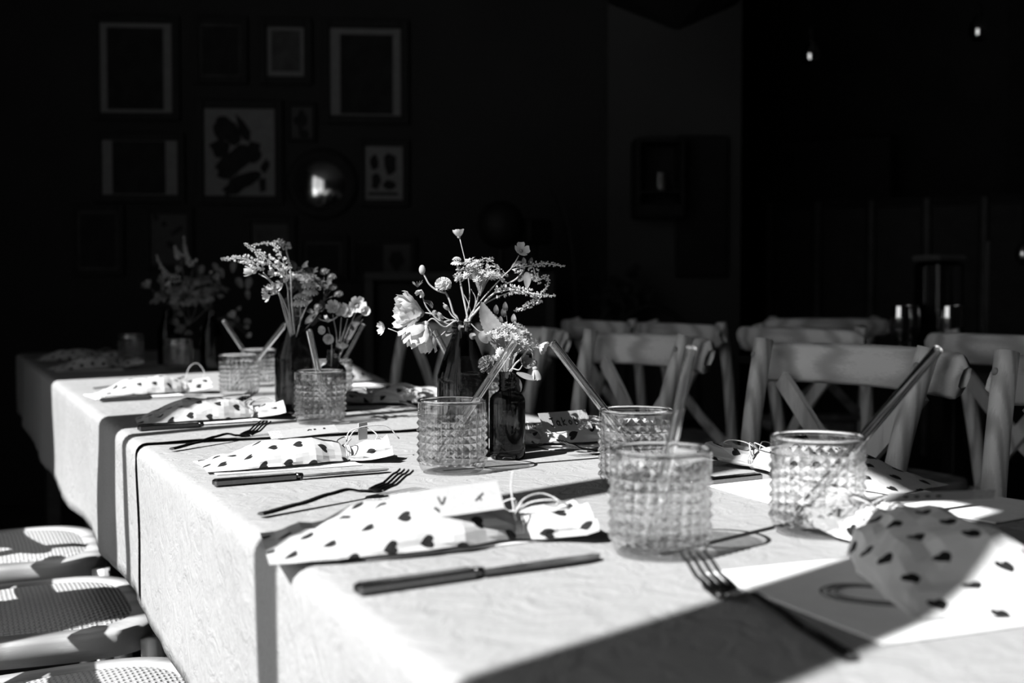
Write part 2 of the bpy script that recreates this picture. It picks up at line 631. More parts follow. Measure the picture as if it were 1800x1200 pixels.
cloth('tablecloth', TY0 - .02, 1.80, ZC1, .004, lambda y: .222 + .010 * math.sin(y * 3.1), M['linen'],
      'pale linen tablecloth draped over the near end of the long table', 0, .004, 0, 1.3)
cloth('tablecloth', 1.735, TY1 + .02, ZC2, .0068, lambda y: .216 + .012 * math.sin(y * 2.2 + 1), M['linen_far'],
      'pale linen tablecloth on the far part of the table, its edge lapping over', .006, 0, .0034, 1.3)

# ------------------------------------------------------------------ tumblers and straws
def tumbler_mesh():
    R, Hh, N, SUB = .04125, .0865, 26, 3
    seg = N * SUB
    b = MB()
    ring = lambda r, z: [Vector((r * math.cos(2 * math.pi * i / seg), r * math.sin(2 * math.pi * i / seg), z)) for i in range(seg)]
    def band(ra, za, rb, zb, smooth=True):
        vs_ = ring(ra, za) + ring(rb, zb)
        b.add(vs_, [(i, (i + 1) % seg, seg + (i + 1) % seg, seg + i) for i in range(seg)], smooth)
    outer = [(0.0005, .0012), (.024, .0012), (.029, 0.0), (.034, .0004), (.0375, .003), (.0396, .0075), (.0400, .0105)]
    bi = MB()
    bi.lathe(outer, seg)
    z0, rows, ph = .0105, 6, .0088
    rv, rp = .0397, .0430
    for k in range(rows):
        za, zb = z0 + k * ph, z0 + (k + 1) * ph
        lo, hi = ring(rv, za), ring(rv, zb)
        for c in range(N):
            i0 = c * SUB
            idx = [(i0 + q) % seg for q in range(SUB + 1)]
            am = 2 * math.pi * (i0 + SUB / 2) / seg
            apex = Vector((rp * math.cos(am), rp * math.sin(am), (za + zb) / 2))
            loop = [lo[i] for i in idx] + [hi[i] for i in reversed(idx)]
            n = len(loop)
            b.add(loop + [apex], [(i, (i + 1) % n, n) for i in range(n)], False)
    zt = z0 + rows * ph
    # a half row of points running out into the smooth upper wall
    lo, hi = ring(rv, zt), ring(.0411, zt + ph)
    for c in range(N):
        i0 = c * SUB
        idx = [(i0 + q) % seg for q in range(SUB + 1)]
        am = 2 * math.pi * (i0 + SUB / 2) / seg
        apex = Vector((.0418 * math.cos(am), .0418 * math.sin(am), zt + ph * .35))
        loop = [lo[i] for i in idx] + [hi[i] for i in reversed(idx)]
        n = len(loop)
        b.add(loop + [apex], [(i, (i + 1) % n, n) for i in range(n)], False)
    up = [(.0411, zt + ph), (.04125, zt + ph + .004), (.04125, Hh - .0012), (.0408, Hh - .0003), (.0400, Hh), (.0391, Hh - .0003), (.0386, Hh - .0014)]
    bi.lathe(up[:3], seg)
    br = MB()                                   # fire-polished rim
    br.lathe([(.0399 + .00165 * math.cos(a), Hh - .0019 + .0022 * math.sin(a)) for a in [2 * math.pi * k / 12 for k in range(13)]], seg)
    bi.lathe([(.0386, Hh - .0014), (.0382, zt + ph)], seg)
    for (ra, za), (rb, zb) in zip(*(lambda q: (q, q[1:]))([(.0382, zt + ph), (.0375, zt), (.0360, .050), (.0352, .018), (.0330, .0125), (.026, .0105), (.0005, .0100)])):
        bi.lathe([(ra, za), (rb, zb)], seg)
    return b, bi, br
_o, _i, _r = tumbler_mesh()
rim_me = _r.mesh('rim', M['straw'])
tumb_me, bowl_me = _o.mesh('tumbler_body', M['glass']), _i.mesh('inner_wall', M['glass_inner'])

def tumbler(px, py, label, z=ZC1, rot=0.0, world=None):
    p = Z(px, py, z) if world is None else Vector(world)
    o = link('tumbler', tumb_me)
    o.location = (p.x, p.y, z + .0006)
    o.rotation_euler = (0, 0, rot)
    tag(o, label, 'glass', 'diamond-cut tumblers along the table')
    link('inner_wall', bowl_me, o)
    link('rim', rim_me, o)
    return Vector((p.x, p.y, z + .0006))

def straw(foot, top_px, label, length=None, dd=0.0, foot_off=(0, 0), r=.0049, dim=False):
    """glass straw from the bottom of its tumbler to the pictured tip"""
    d0 = foot.dot(FWD)
    f = foot + RGT * foot_off[0] + FWD * foot_off[1] + UP * .0125
    tip = P(top_px[0], top_px[1], d0 + dd)
    ax = (tip - f)
    L_ = ax.length
    b = MB()
    seg = 20
    prof = [(.0036, 0), (r - .0003, 0), (r, .0004), (r, L_ - .0006), (r - .0005, L_), (.0040, L_), (.0036, L_ - .0006), (.0036, 0)]
    b.lathe(prof, seg)
    o = b.build('glass_straw', M['straw'])
    Mx = frame_to(ax).to_4x4()
    Mx.translation = f
    o.matrix_world = Mx
    tag(o, label, 'straw', 'glass drinking straws')
    return o

g_front = tumbler(1160, 973, 'nearest tumbler, blurred, in front with the head setting\'s fork tips before it')
g_right = tumbler(1436, 936, 'diamond-cut tumbler at far right front, straw leaning right across a chair post', rot=.1)
g_behind = tumbler(1119, 857, 'diamond-cut tumbler half hidden right behind the nearest tumbler', rot=.2)
g_mid = tumbler(795, 829, 'sharp diamond-cut tumbler in front of the tall brown bottle at table centre', rot=.05)
g_563 = tumbler(563, 744, 'diamond-cut tumbler with upright straw before the second pair of dark bottles', ZC2, .3)
g_420 = tumbler(421, 695, 'diamond-cut tumbler left of the second bottle pair, straw leaning right', ZC2, .15)
g_463 = tumbler(455, 679, 'diamond-cut tumbler overlapped from behind, straw leaning left', ZC2, .1)
g_313 = tumbler(314, 650, 'dim tumbler in the shade before the farthest bouquet', ZC2, .1)
g_240 = tumbler(230, 634, 'faint tumbler at the dark far end of the table', ZC2, .1)
g_hid = tumbler(835, 756, 'tumbler hidden behind the tall brown bottle, only its straw showing left', ZC1 if False else ZC2, .1)
g_hid2 = tumbler(582, 712, 'tumbler behind the second pair of bottles with a dark straw pointing right', ZC2, .1)

straw(g_front, (1216, 609), 'clear straw standing steeply in the nearest tumbler', foot_off=(-.008, -.012), dd=.02)
straw(g_right, (1650, 612), 'clear straw leaning far right in the right front tumbler', foot_off=(-.020, 0), dd=.04)
straw(g_behind, (970, 601), 'clear straw leaning left from the half hidden tumbler', foot_off=(.020, 0), dd=.02)
straw(g_mid, (906, 598), 'clear straw leaning right in the sharp central tumbler', foot_off=(-.020, .0), dd=.01)
straw(g_563, (543, 579), 'clear nearly upright straw with open ring tip in second-row tumbler', foot_off=(.012, .004), dd=-.035)
straw(g_420, (502, 569), 'clear straw leaning right toward the dark bottle neck', foot_off=(-.012, 0), dd=.01)
straw(g_463, (393, 563), 'thin looking clear straw leaning left beyond the pair of tumblers', foot_off=(.012, 0), dd=.01)
straw(g_hid, (764, 581), 'clear straw peeping out left of the tall brown bottle neck', foot_off=(.012, 0), dd=.01)
straw(g_hid2, (639, 569), 'shaded straw leaning right among the white cup flowers', foot_off=(-.015, 0), dd=.01)

# ------------------------------------------------------------------ bottles
def bottle(px, py, z, label, big=True, s=1.0, world=None):
    p = Z(px, py, z)
    if big:
        out = [(.0005, .004), (.026, .003), (.030, 0), (.0325, .002), (.0340, .007), (.0342, .100), (.0338, .106), (.0315, .113), (.0265, .128), (.0205, .144),
               (.0155, .155), (.0135, .162), (.0132, .166), (.0146, .167), (.0148, .169), (.0135, .1705), (.0132, .172), (.0146, .1735), (.0146, .176), (.0120, .1772), (.0108, .1765)]
        inn = [(.0105, .160), (.0125, .154), (.0180, .142), (.0240, .127), (.0290, .112), (.0312, .104), (.0316, .010), (.0280, .006), (.0005, .0075)]
    else:
        out = [(.0005, .003), (.017, .002), (.0195, 0), (.0220, .002), (.0232, .006), (.0232, .074), (.0226, .078), (.0195, .083), (.0135, .0865), (.0112, .089),
               (.0110, .093), (.0122, .094), (.0122, .0955), (.0108, .0965), (.0108, .0985), (.0122, .0995), (.0122, .101), (.0108, .102), (.0108, .106), (.0112, .112), (.0098, .113), (.0088, .112)]
        inn = [(.0088, .090), (.0115, .086), (.0175, .0815), (.0205, .077), (.0210, .008), (.018, .005), (.0005, .006)]
    b = MB()
    b.lathe([(r * s, zz * s) for r, zz in out + inn], 40)
    o = b.build('brown_bottle', M['brown'])
    o.location = (p.x, p.y, z + .0006)
    tag(o, label, 'bottle', 'brown glass bottles used as vases')
    top = Vector((p.x, p.y, z + (.177 if big else .113) * s))
    return Vector((p.x, p.y, z)), top

bt1, mo1 = bottle(814, 801, ZC1, 'tall round-shouldered brown bottle behind the sharp central tumbler', True)
bt2, mo2 = bottle(892, 806, ZC1, 'small screw-neck brown bottle right of the tall central bottle', False)
bt3, mo3 = bottle(517, 727, ZC2, 'tall dark bottle left of the upright-straw tumbler', True, .97)
bt4, mo4 = bottle(586, 724, ZC2, 'small dark bottle hidden behind the upright-straw tumbler', False, 1.0)
bt5, mo5 = bottle(372, 651, ZC2, 'dark bottle in the shade right of the dim tumbler', True, .95)
bt6, mo6 = bottle(296, 641, ZC2, 'dark bottle in the shade left behind the dim tumbler', True, .95)

# ------------------------------------------------------------------ flowers
def stem_part(root, pts, r=.0012, mat='stem', n=18, name='stem'):
    b = MB()
    sp = spline(pts, n)
    b.tube(sp, [r * (1.1 - .35 * i / n) for i in range(n)], 6)
    return b.build(name, M[mat], root)

def petal_grid(b, L_, w, curl, cup, Mx, nu=7, nv=5, base=.25, tipw=.35, ruff=0.0, seed=0):
    vs_, fs = [], []
    for i in range(nu):
        u = i / (nu - 1)
        ww = w * (base + (1 - base) * math.sin(min(1, u * 1.25) * math.pi / 2)) * (1 if u < .7 else 1 - (1 - tipw) * ((u - .7) / .3) ** 2)
        ang = curl * u
        x = L_ * (math.sin(ang) / curl if abs(curl) > 1e-3 else u)
        z = L_ * ((1 - math.cos(ang)) / curl if abs(curl) > 1e-3 else 0)
        for j in range(nv):
            v = j / (nv - 1) * 2 - 1
            zz = z + cup * w * v * v + ruff * noise.noise(Vector((u * 5, v * 4, seed))) * L_
            vs_.append(Mx @ Vector((x, v * ww / 2, zz)))
    for i in range(nu - 1):
        for j in range(nv - 1):
            fs.append((i * nv + j, i * nv + j + 1, i * nv + nv + j + 1, i * nv + nv + j))
    b.add(vs_, fs, True)

def at(p, dirv, spin=0.0):
    m = frame_to(dirv).to_4x4() @ Matrix.Rotation(spin, 4, 'Z')
    m.translation = Vector(p)
    return m

def head_cup(root, p, dirv, size, n=5, open_=1.0, mat='petal_white', wide=.8, name='petals'):
    """open cup flower: n separate rounded petals plus a centre"""
    A = at(p, dirv)
    b = MB()
    for i in range(n):
        petal_grid(b, size, size * wide, .7, .14, A @ Matrix.Rotation(2 * math.pi * i / n, 4, 'Z') @ Matrix.Rotation(-(1.15 - open_), 4, 'Y'), 6, 5, .3, .7, .04, i)
    b.build(name, M[mat], root)
    c = MB()
    c.ball(A @ Vector((0, 0, size * .12)), size * .2, 8, 5)
    c.build('centre', M['petal_mid'], root)

def head_daisy(root, p, dirv, size, dome=.5, n=16, mat='petal_white', droop=.3):
    A = at(p, dirv)
    b = MB()
    for i in range(n):
        petal_grid(b, size, size * .34, -droop * 2, .05, A @ Matrix.Rotation(2 * math.pi * i / n, 4, 'Z') @ Matrix.Rotation(-.1, 4, 'Y'), 4, 3, .5, .6)
    b.build('ray_petals', M[mat], root)
    c = MB()
    for i in range(46):
        t = (i + .5) / 46
        a = i * 2.39996
        rr = size * dome * math.sqrt(t)
        h = size * dome * .9 * math.sqrt(max(0, 1 - t))
        c.ball(A @ Vector((rr * math.cos(a), rr * math.sin(a), h)), size * .09, 5, 3)
    c.build('dome', M[mat], root)

def head_button(root, p, dirv, r, mat='petal_white', n=130):
    A = at(p, dirv)
    b = MB()
    b.ball(A @ Vector((0, 0, 0)), r * .85, 10, 7, (1, 1, .85), A.to_3x3())
    for i in range(n):
        t = (i + .5) / n
        zc = 1 - 1.5 * t
        a = i * 2.39996
        q = math.sqrt(max(0, 1 - zc * zc))
        d = Vector((q * math.cos(a), q * math.sin(a), zc * .85))
        M2 = A @ at(d * r * .8, d, i)
        L_ = r * .32
        b.add([M2 @ Vector(v) for v in ((-L_ * .35, 0, 0), (L_ * .35, 0, 0), (L_ * .45, L_ * .2, L_), (-L_ * .45, L_ * .1, L_ * .95))], [(0, 1, 2, 3)], False)
    b.build('flower_head', M[mat], root)

def head_spike(root, pts, r=.0050, n=70, mat='petal_white', name='flower_spike'):
    """tapering spike of tiny bell florets along a path"""
    b = MB()
    sp = spline(pts, 40)
    b.tube(sp, [.0008] * 40, 5)
    for i in range(n):
        t = (i + rnd.random() * .6) / n
        if rnd.random() < .3: continue
        k = min(38, int(t * 39))
        p = sp[k].lerp(sp[k + 1], t * 39 - k)
        ax = (sp[k + 1] - sp[k]).normalized()
        a = i * 2.4 + rnd.random()
        rr = r * (1.15 - .9 * t) * (.7 + .6 * rnd.random())
        u = frame_to(ax) @ Vector((math.cos(a), math.sin(a), .35))
        q = p + u * rr
        M2 = at(q, u, a)
        s = max(.0007, r * .44 * (1 - .65 * t))
        b.add([M2 @ Vector(v) for v in ((0, 0, -s * 1.3), (s, 0, 0), (0, s, 0), (-s, 0, 0), (0, -s, 0), (s * .6, s * .6, s), (-s * .6, -s * .5, s))],
              [(0, 2, 1), (0, 3, 2), (0, 4, 3), (0, 1, 4), (1, 2, 5), (3, 4, 6), (2, 3, 6), (4, 1, 5)], False)
    return b.build(name, M[mat], root)

def head_umbel(root, base, dirv, R, H_, mat='petal_mid', n=44, star=.0042, stalk='stem'):
    """flat-topped umbel: rays from one point, each with a small starry floret cluster"""
    A = at(base, dirv)
    s = MB(); f = MB()
    for i in range(n):
        t = math.sqrt((i + .5) / n)
        a = i * 2.39996 + rnd.random() * .4
        e = A @ Vector((R * t * math.cos(a), R * t * math.sin(a), H_ * (1 - .45 * t * t) * (.62 + .45 * rnd.random())))
        m1 = A @ Vector((R * t * .45 * math.cos(a), R * t * .45 * math.sin(a), H_ * .6))
        s.tube(spline((A @ Vector((0, 0, 0)), m1, e), 5), .00045, 4, False)
        for q in range(4):
            c = e + Vector((rnd.uniform(-1, 1), rnd.uniform(-1, 1), rnd.uniform(-.4, .8))) * star * 1.1
            M2 = at(c, A.to_3x3() @ Vector((math.cos(a) * t, math.sin(a) * t, .9)) + Vector((rnd.uniform(-.4, .4), rnd.uniform(-.4, .4), 0)), rnd.random() * 6)
            for k in range(5):
                g_ = 2 * math.pi * k / 5
                L_ = star * (.7 + .5 * rnd.random())
                d = Vector((math.cos(g_), math.sin(g_), .35))
                w = Vector((-math.sin(g_), math.cos(g_), 0)) * L_ * .28
                f.add([M2 @ Vector((0, 0, 0)), M2 @ (d * L_ * .6 + w), M2 @ (d * L_), M2 @ (d * L_ * .6 - w)], [(0, 1, 2, 3)], False)
    s.build('rays', M[stalk], root)
    f.build('florets', M[mat], root)

def leaf_part(root, pts, w, mat='leaf', serr=0.0, normal=None, name='leaf', n=22):
    sp = spline(pts, n)
    if normal is None: normal = -FWD + UP * .5
    vs_, fs = [], []
    for i, p in enumerate(sp):
        t = (sp[min(i + 1, n - 1)] - sp[max(i - 1, 0)]).normalized()
        side = t.cross(normal).normalized()
        nn = side.cross(t)
        u = i / (n - 1)
        ww = w / 2 * math.sin(math.pi * min(1, .04 + u * .96)) ** .7 * (1 + (serr if i % 2 else -serr))
        vs_ += [p - side * ww + nn * ww * .25, p - side * ww * .5 + nn * ww * .05, p - nn * ww * .08, p + side * ww * .5 + nn * ww * .05, p + side * ww + nn * ww * .25]
    for i in range(n - 1):
        for j in range(4):
            fs.append((i * 5 + j, i * 5 + j + 1, i * 5 + 6 + j, i * 5 + 5 + j))
    b = MB(); b.add(vs_, fs, True)
    return b.build(name, M[mat], root)

def bloom(root, p, dirv, size, layers=((5, .55, 1.0), (6, .85, .85), (5, 1.15, .6)), mat='petal_white', droop=0.0):
    """big loose double flower: every petal a piece of its own"""
    A = at(p, dirv)
    k = 0
    for n, tilt, sc in layers:
        for i in range(n):
            b = MB()
            ang = 2 * math.pi * (i + .5 * (k % 2)) / n + rnd.uniform(-.2, .2)
            Mx = A @ Matrix.Rotation(ang, 4, 'Z') @ Matrix.Rotation(-tilt + rnd.uniform(-.12, .12), 4, 'Y')
            petal_grid(b, size * sc, size * sc * .50, .45 + droop, .22, Mx, 9, 7, .25, .35, .09, k * 7 + i)
            b.build('petal', M[mat], root)
        k += 1
    c = MB()
    c.ball(A @ Vector((0, 0, size * .1)), size * .14, 8, 5)
    c.build('centre', M['petal_mid'], root)

def flower(name, mouth, label, group):
    o = empty(name, (0, 0, 0))
    return tag(o, label, 'flower', group)

G1 = 'wild flowers in the central brown bottles'
D1 = mo1.dot(FWD)
D2 = mo2.dot(FWD)
def F1(px, py, dd=0.0): return P(px, py, D1 + dd)
def F2(px, py, dd=0.0): return P(px, py, D2 + dd)
in1 = lambda dx=0, dd=0: mo1 + RGT * dx + FWD * dd + UP * -.045
m1 = lambda dx=0, dd=0: mo1 + RGT * dx + FWD * dd
LEFT, AWAY = -RGT, FWD
TOCAM = -FWD

r = flower('buttercup', mo1, 'topmost cup-shaped white flower on a thin straight stem', G1)
stem_part(r, (in1(.004), m1(.004), F1(826, 520), F1(820, 470), F1(808, 418)), .0008)
head_cup(r, F1(807, 418), UP + LEFT * .1, .013, 5, .55, 'petal_white')
r = flower('scabious_flower', mo1, 'small fringed white flower on a thick straight stem below the topmost one', G1)
stem_part(r, (in1(.0), m1(.003), F1(822, 560), F1(812, 510), F1(803, 462)), .0017)
head_daisy(r, F1(803, 459), UP + TOCAM * .25, .0095, .62, 14, 'petal_white', .5)
b = MB(); b.ball(F1(806, 474), .0028, 8, 5, (1.6, 1.6, .5)); b.build('bract', M['stem'], r)
r = flower('scabious_flower', mo1, 'round button flower with a curving bud stem beside it, left of the big umbel', G1)
stem_part(r, (in1(-.004), m1(-.006), F1(797, 550), F1(790, 527), F1(782, 512)), .0016)
stem_part(r, (F1(783, 515), F1(768, 510), F1(755, 500), F1(748, 488), F1(743, 478)), .0013)
head_button(r, F1(779, 500), UP + TOCAM * .5 + LEFT * .1, .0100)
b = MB(); b.ball(F1(742, 474), .0052, 10, 7, (.85, .85, 1.25)); b.build('bud', M['petal_mid'], r)
r = flower('vetch_flower', mo1, 'drooping small white lipped flower under a spiky green bud', G1)
stem_part(r, (in1(-.003), m1(-.007), F1(775, 565), F1(752, 543), F1(744, 525), F1(741, 513)), .0011)
head_cup(r, F1(741, 510, -.004), LEFT * .3 + UP * -.7 + TOCAM * .5, .0098, 4, .75, 'petal_white', .75)
b = MB()
for i in range(16):
    a = i * 2.4
    b.tube((F1(734, 504), F1(734, 504) + Vector((math.cos(a) * .007, math.sin(a) * .007, .004 + .006 * rnd.random()))), [.0008, .0002], 4)
b.build('spiky_bud', M['leaf'], r)
leaf_part(r, (F1(744, 528), F1(756, 533), F1(760, 542)), .006, 'leaf_dark')
r = flower('columbine', mo1, 'big ragged white bloom facing left, upper of the two large ones', G1)
stem_part(r, (in1(-.002, -.004), m1(-.008, -.004), F1(788, 570, -.01), F1(762, 553, -.012), F1(742, 549, -.012)), .0013)
bloom(r, F1(744, 551, -.012), LEFT * 1.0 + UP * .12 + TOCAM * .35, .043, ((6, .55, 1.0), (6, .85, .9), (5, 1.1, .7)))
r = flower('columbine', mo1, 'big drooping white bloom hanging just under the upper large one', G1)
stem_part(r, (in1(0, -.008), m1(-.006, -.010), F1(782, 575, -.02), F1(762, 560, -.025), F1(752, 565, -.025)), .0013)
bloom(r, F1(750, 566, -.026), UP * -1.0 + LEFT * .42 + TOCAM * .3, .041, ((6, .55, 1.0), (5, .85, 1.0), (5, 1.1, .75)))
r = flower('columbine_bud', mo1, 'small white flower at the far left tip of the central bouquet', G1)
stem_part(r, (in1(-.004, .004), m1(-.008), F1(770, 592, .005), F1(720, 590, .0), F1(682, 577, -.005)), .0008)
head_cup(r, F1(676, 576, -.005), LEFT * .8 + TOCAM * .5 + UP * -.1, .0115, 5, .85, 'petal_white', .7)
leaf_part(r, (F1(676, 574), F1(671, 568), F1(667, 564)), .003, 'leaf_dark')
r = flower('wild_carrot', mo1, 'large airy umbel at the top centre of the bouquet', G1)
stem_part(r, (in1(.002), m1(.005), F1(828, 560), F1(838, 530), F1(843, 512)), .0016)
stem_part(r, (F1(830, 555, .01), F1(822, 530, .01), F1(812, 512, .01)), .0006)
stem_part(r, (F1(832, 550, -.01), F1(836, 525, -.01), F1(828, 508, -.01)), .0006)
head_umbel(r, F1(844, 520), UP + RGT * .05, .034, .048, 'petal_mid', 50, .0042)
r = flower('pansy', mo1, 'round-petalled white flower at upper right on an arching stem', G1)
stem_part(r, (in1(.004, .003), m1(.007), F1(840, 535), F1(880, 490), F1(900, 470), F1(912, 449)), .0009)
head_cup(r, F1(915, 442, -.003), UP * .5 + RGT * .35 + TOCAM * .8, .0125, 4, .95, 'petal_white', .95)
leaf_part(r, (F1(899, 470), F1(908, 463), F1(918, 460)), .006, 'leaf')
r = flower('speedwell_spike', mo1, 'upper right white flower spike pointing outward with dark leaves below', G1)
stem_part(r, (in1(.006), m1(.009), F1(835, 548), F1(880, 505), F1(905, 492), F1(922, 474)), .0013)
head_spike(r, (F1(900, 474), F1(930, 467), F1(958, 463), F1(993, 468)), .0052, 90)
head_spike(r, (F1(938, 470, -.01), F1(945, 492, -.012), F1(962, 486, -.012), F1(962, 502, -.012), F1(950, 516, -.012)), .0044, 80)
leaf_part(r, (F1(925, 478, -.005), F1(927, 490, -.01), F1(926, 508, -.012)), .010, 'leaf')
leaf_part(r, (F1(922, 480, 0), F1(916, 488, 0), F1(911, 495, 0)), .009, 'leaf_dark')
leaf_part(r, (F1(928, 479, 0), F1(936, 488, 0), F1(941, 494, 0)), .008, 'leaf')
leaf_part(r, (F1(920, 470, 0), F1(921, 460, 0), F1(920, 452, 0)), .006, 'leaf')
leaf_part(r, (F1(930, 470, 0), F1(933, 460, 0), F1(935, 452, 0)), .006, 'leaf_dark')
r = flower('speedwell_spike', mo1, 'long white spike arching right across the bouquet at half height', G1)
stem_part(r, (in1(.006, -.005), m1(.009, -.004), F1(835, 550, -.01), F1(858, 524, -.01), F1(872, 513, -.01)), .0015)
head_spike(r, (F1(868, 515, -.01), F1(900, 509, -.01), F1(925, 513, -.01), F1(950, 518, -.01), F1(977, 520, -.01)), .0058, 110)
r = flower('speedwell_spike', mo1, 'short white spike below the long one, bent back to the left', G1)
stem_part(r, (in1(.004, .006), m1(.008, .006), F1(850, 535, .01), F1(905, 512, .01), F1(950, 521, .0)), .0010)
head_spike(r, (F1(952, 522), F1(935, 532), F1(918, 541), F1(904, 546)), .0050, 70)
r = flower('foliage_sprig', mo1, 'sprig of small leaves around the tall bottle mouth', G1)
stem_part(r, (in1(.0, -.008), m1(.004, -.008), F1(845, 583, -.01), F1(868, 568, -.01)), .0008)
for a_, c_, w_ in (((832, 585), (834, 596), .009), ((846, 582), (858, 603), .013), ((795, 583), (783, 590), .006), ((812, 580), (813, 570), .008), ((780, 560), (770, 548), .006), ((790, 545), (781, 534), .006), ((770, 552), (762, 545), .006)):
    leaf_part(r, (F1(a_[0], a_[1], -.012), F1((a_[0] + c_[0]) / 2 - 2, (a_[1] + c_[1]) / 2, -.015), F1(c_[0], c_[1], -.012)), w_, 'leaf')
stem_part(r, (m1(-.006, -.006), F1(785, 560, -.01), F1(765, 548, -.01), F1(755, 555, -.01)), .0008, 'stem', 14, 'twig')
stem_part(r, (m1(-.003, .006), F1(795, 555, .01), F1(786, 540, .01), F1(779, 532, .01)), .0009, 'stem', 14, 'twig')

G2 = 'wild flowers in the small central bottle'
in2 = lambda dx=0, dd=0: mo2 + RGT * dx + FWD * dd + UP * -.05
m2 = lambda dx=0, dd=0: mo2 + RGT * dx + FWD * dd
r = flower('serrated_leaf', mo2, 'broad toothed leaf standing between the two central bottles', G2)
leaf_part(r, (in2(-.002), F2(886, 622, .005), F2(872, 588, .005), F2(855, 558, .01), F2(846, 530, .01)), .026, 'leaf', .05, TOCAM + RGT * .3, 'leaf', 40)
leaf_part(r, (F2(886, 612, .015), F2(876, 575, .02), F2(868, 552, .02)), .012, 'leaf_dark', .05)
r = flower('yarrow', mo2, 'flat starry flower cluster leaning right above the small bottle', G2)
stem_part(r, (in2(.002), m2(.003), F2(897, 630), F2(898, 612)), .0018)
for i_ in range(7):
    stem_part(r, (m2(rnd.uniform(-.004, .006), rnd.uniform(-.004, .004)), F2(895 + i_ * 3, 630 - i_ * 2, rnd.uniform(-.01, .01)), F2(885 + i_ * 9, 590 + i_ * 4, rnd.uniform(-.012, .012))), .0007)
head_umbel(r, F2(896, 616), UP + RGT * .35 + TOCAM * .1, .029, .030, 'petal_mid', 50, .0052)
r = flower('daisy', mo2, 'white daisy facing the camera beside the small bottle neck', G2)
stem_part(r, (in2(-.004), m2(-.004, -.004), F2(888, 640, -.01), F2(882, 628, -.012)), .0009)
head_daisy(r, F2(880, 619, -.014), TOCAM + LEFT * .2 + UP * .1, .0072, .5, 14, 'petal_white', .25)
r = flower('pink_flower', mo2, 'small ruffled flower drooping at the right edge of the starry cluster', G2)
stem_part(r, (in2(.004), m2(.004), F2(915, 630), F2(935, 605), F2(944, 606)), .0009)
head_cup(r, F2(948, 607), RGT * .8 + UP * -.4 + TOCAM * .3, .0125, 5, .8, 'petal_white', .9)
r = flower('bell_flower', mo2, 'withered bell hanging down on a thick stem right of the small bottle', G2)
stem_part(r, (in2(.004, -.003), m2(.005, -.003), F2(918, 628, -.01), F2(932, 612, -.01), F2(938, 632, -.01), F2(940, 640, -.01)), .0012)
b = MB(); b.ball(F2(939, 638, -.01), .0048, 8, 6, (.9, .9, 1.1)); b.build('calyx', M['leaf'], r)
head_cup(r, F2(940, 644, -.01), UP * -1 + RGT * .15, .0190, 4, .28, 'petal_mid', .4)
r = flower('rose_petals', mo2, 'pale round-petalled flower low behind the straw at the small bottle', G2)
stem_part(r, (in2(.002, -.006), m2(.003, -.006), F2(912, 650, -.012), F2(918, 642, -.014)), .0010)
head_cup(r, F2(919, 638, -.006), TOCAM * .6 + RGT * .6 + UP * .3, .0120, 5, .9, 'petal_dim', .9)
leaf_part(r, (F2(908, 655, -.01), F2(926, 662, -.014), F2(944, 667, -.014)), .008, 'leaf')
leaf_part(r, (F2(908, 662, .0), F2(912, 676, .0), F2(914, 690, .0)), .008, 'leaf_dark', .06)
r = flower('clover_flower', mo2, 'rough round flower head between the two central bottles', G2)
stem_part(r, (in2(-.004, .005), m2(-.006, .008), F2(870, 655, .012), F2(860, 645, .012)), .0010)
head_button(r, F2(856, 641, .012), UP + LEFT * .4 + TOCAM * .4, .0120, 'petal_dim', 150)
r = flower('pale_flower', mo2, 'pale loose petals behind the straw left of the small bottle', G2)
stem_part(r, (in2(-.005, -.004), m2(-.006, -.004), F2(878, 650, -.012)), .0009)
head_cup(r, F2(872, 634, .01), TOCAM * .3 + UP * .8, .009, 5, .8, 'petal_mid', .8)
r = flower('seed_stalk', mo2, 'dark bud sprig above the starry cluster', G2)
stem_part(r, (in2(.0, .006), m2(0, .006), F2(893, 590, .012), F2(890, 548, .012)), .0006, 'stem_dark')
for q in ((872, 540), (888, 535), (885, 545), (880, 560), (903, 556)):
    leaf_part(r, (F2(q[0] + 2, q[1] + 12, .012), F2(q[0], q[1] + 5, .01), F2(q[0], q[1] - 5, .012)), .007, 'leaf_dark' if q[0] != 903 else 'leaf')

G3 = 'wild flowers in the second pair of bottles'
D3, D4 = mo3.dot(FWD), mo4.dot(FWD)
def F3(px, py, dd=0.0): return P(px, py, D3 + dd)
def F4(px, py, dd=0.0): return P(px, py, D4 + dd)
in3 = lambda dx=0, dd=0: mo3 + RGT * dx + FWD * dd + UP * -.04
in4 = lambda dx=0, dd=0: mo4 + RGT * dx + FWD * dd + UP * -.04
r = flower('speedwell_spike', mo3, 'white spike pointing far left from the second bouquet', G3)
stem_part(r, (in3(-.003), F3(505, 545, -.14), F3(485, 505, -.20), F3(463, 479, -.24)), .0012)
head_spike(r, (F3(463, 476, -.24), F3(440, 458, -.24), F3(415, 454, -.24), F3(388, 455, -.24)), .0075, 100)
r = flower('speedwell_spike', mo3, 'white spike rising diagonally left above the second bouquet', G3)
stem_part(r, (in3(.0), F3(508, 540, -.12), F3(505, 505, -.20), F3(495, 480, -.24)), .0012)
head_spike(r, (F3(498, 482, -.24), F3(475, 460, -.24), F3(455, 445, -.24), F3(431, 427, -.24)), .0078, 100)
r = flower('speedwell_spike', mo3, 'dimmer spike at the very top of the second bouquet', G3)
stem_part(r, (in3(.003), F3(513, 530, -.10), F3(510, 470, -.10), F3(503, 440, -.12)), .0012)
head_spike(r, (F3(503, 440, -.12), F3(500, 427, -.12), F3(475, 427, -.12), F3(445, 430, -.12)), .0060, 80, 'petal_mid')
head_spike(r, (F3(506, 490, -.20), F3(500, 465, -.24), F3(490, 440, -.24), F3(478, 428, -.24)), .0085, 50, 'petal_white', 'flower_cluster')
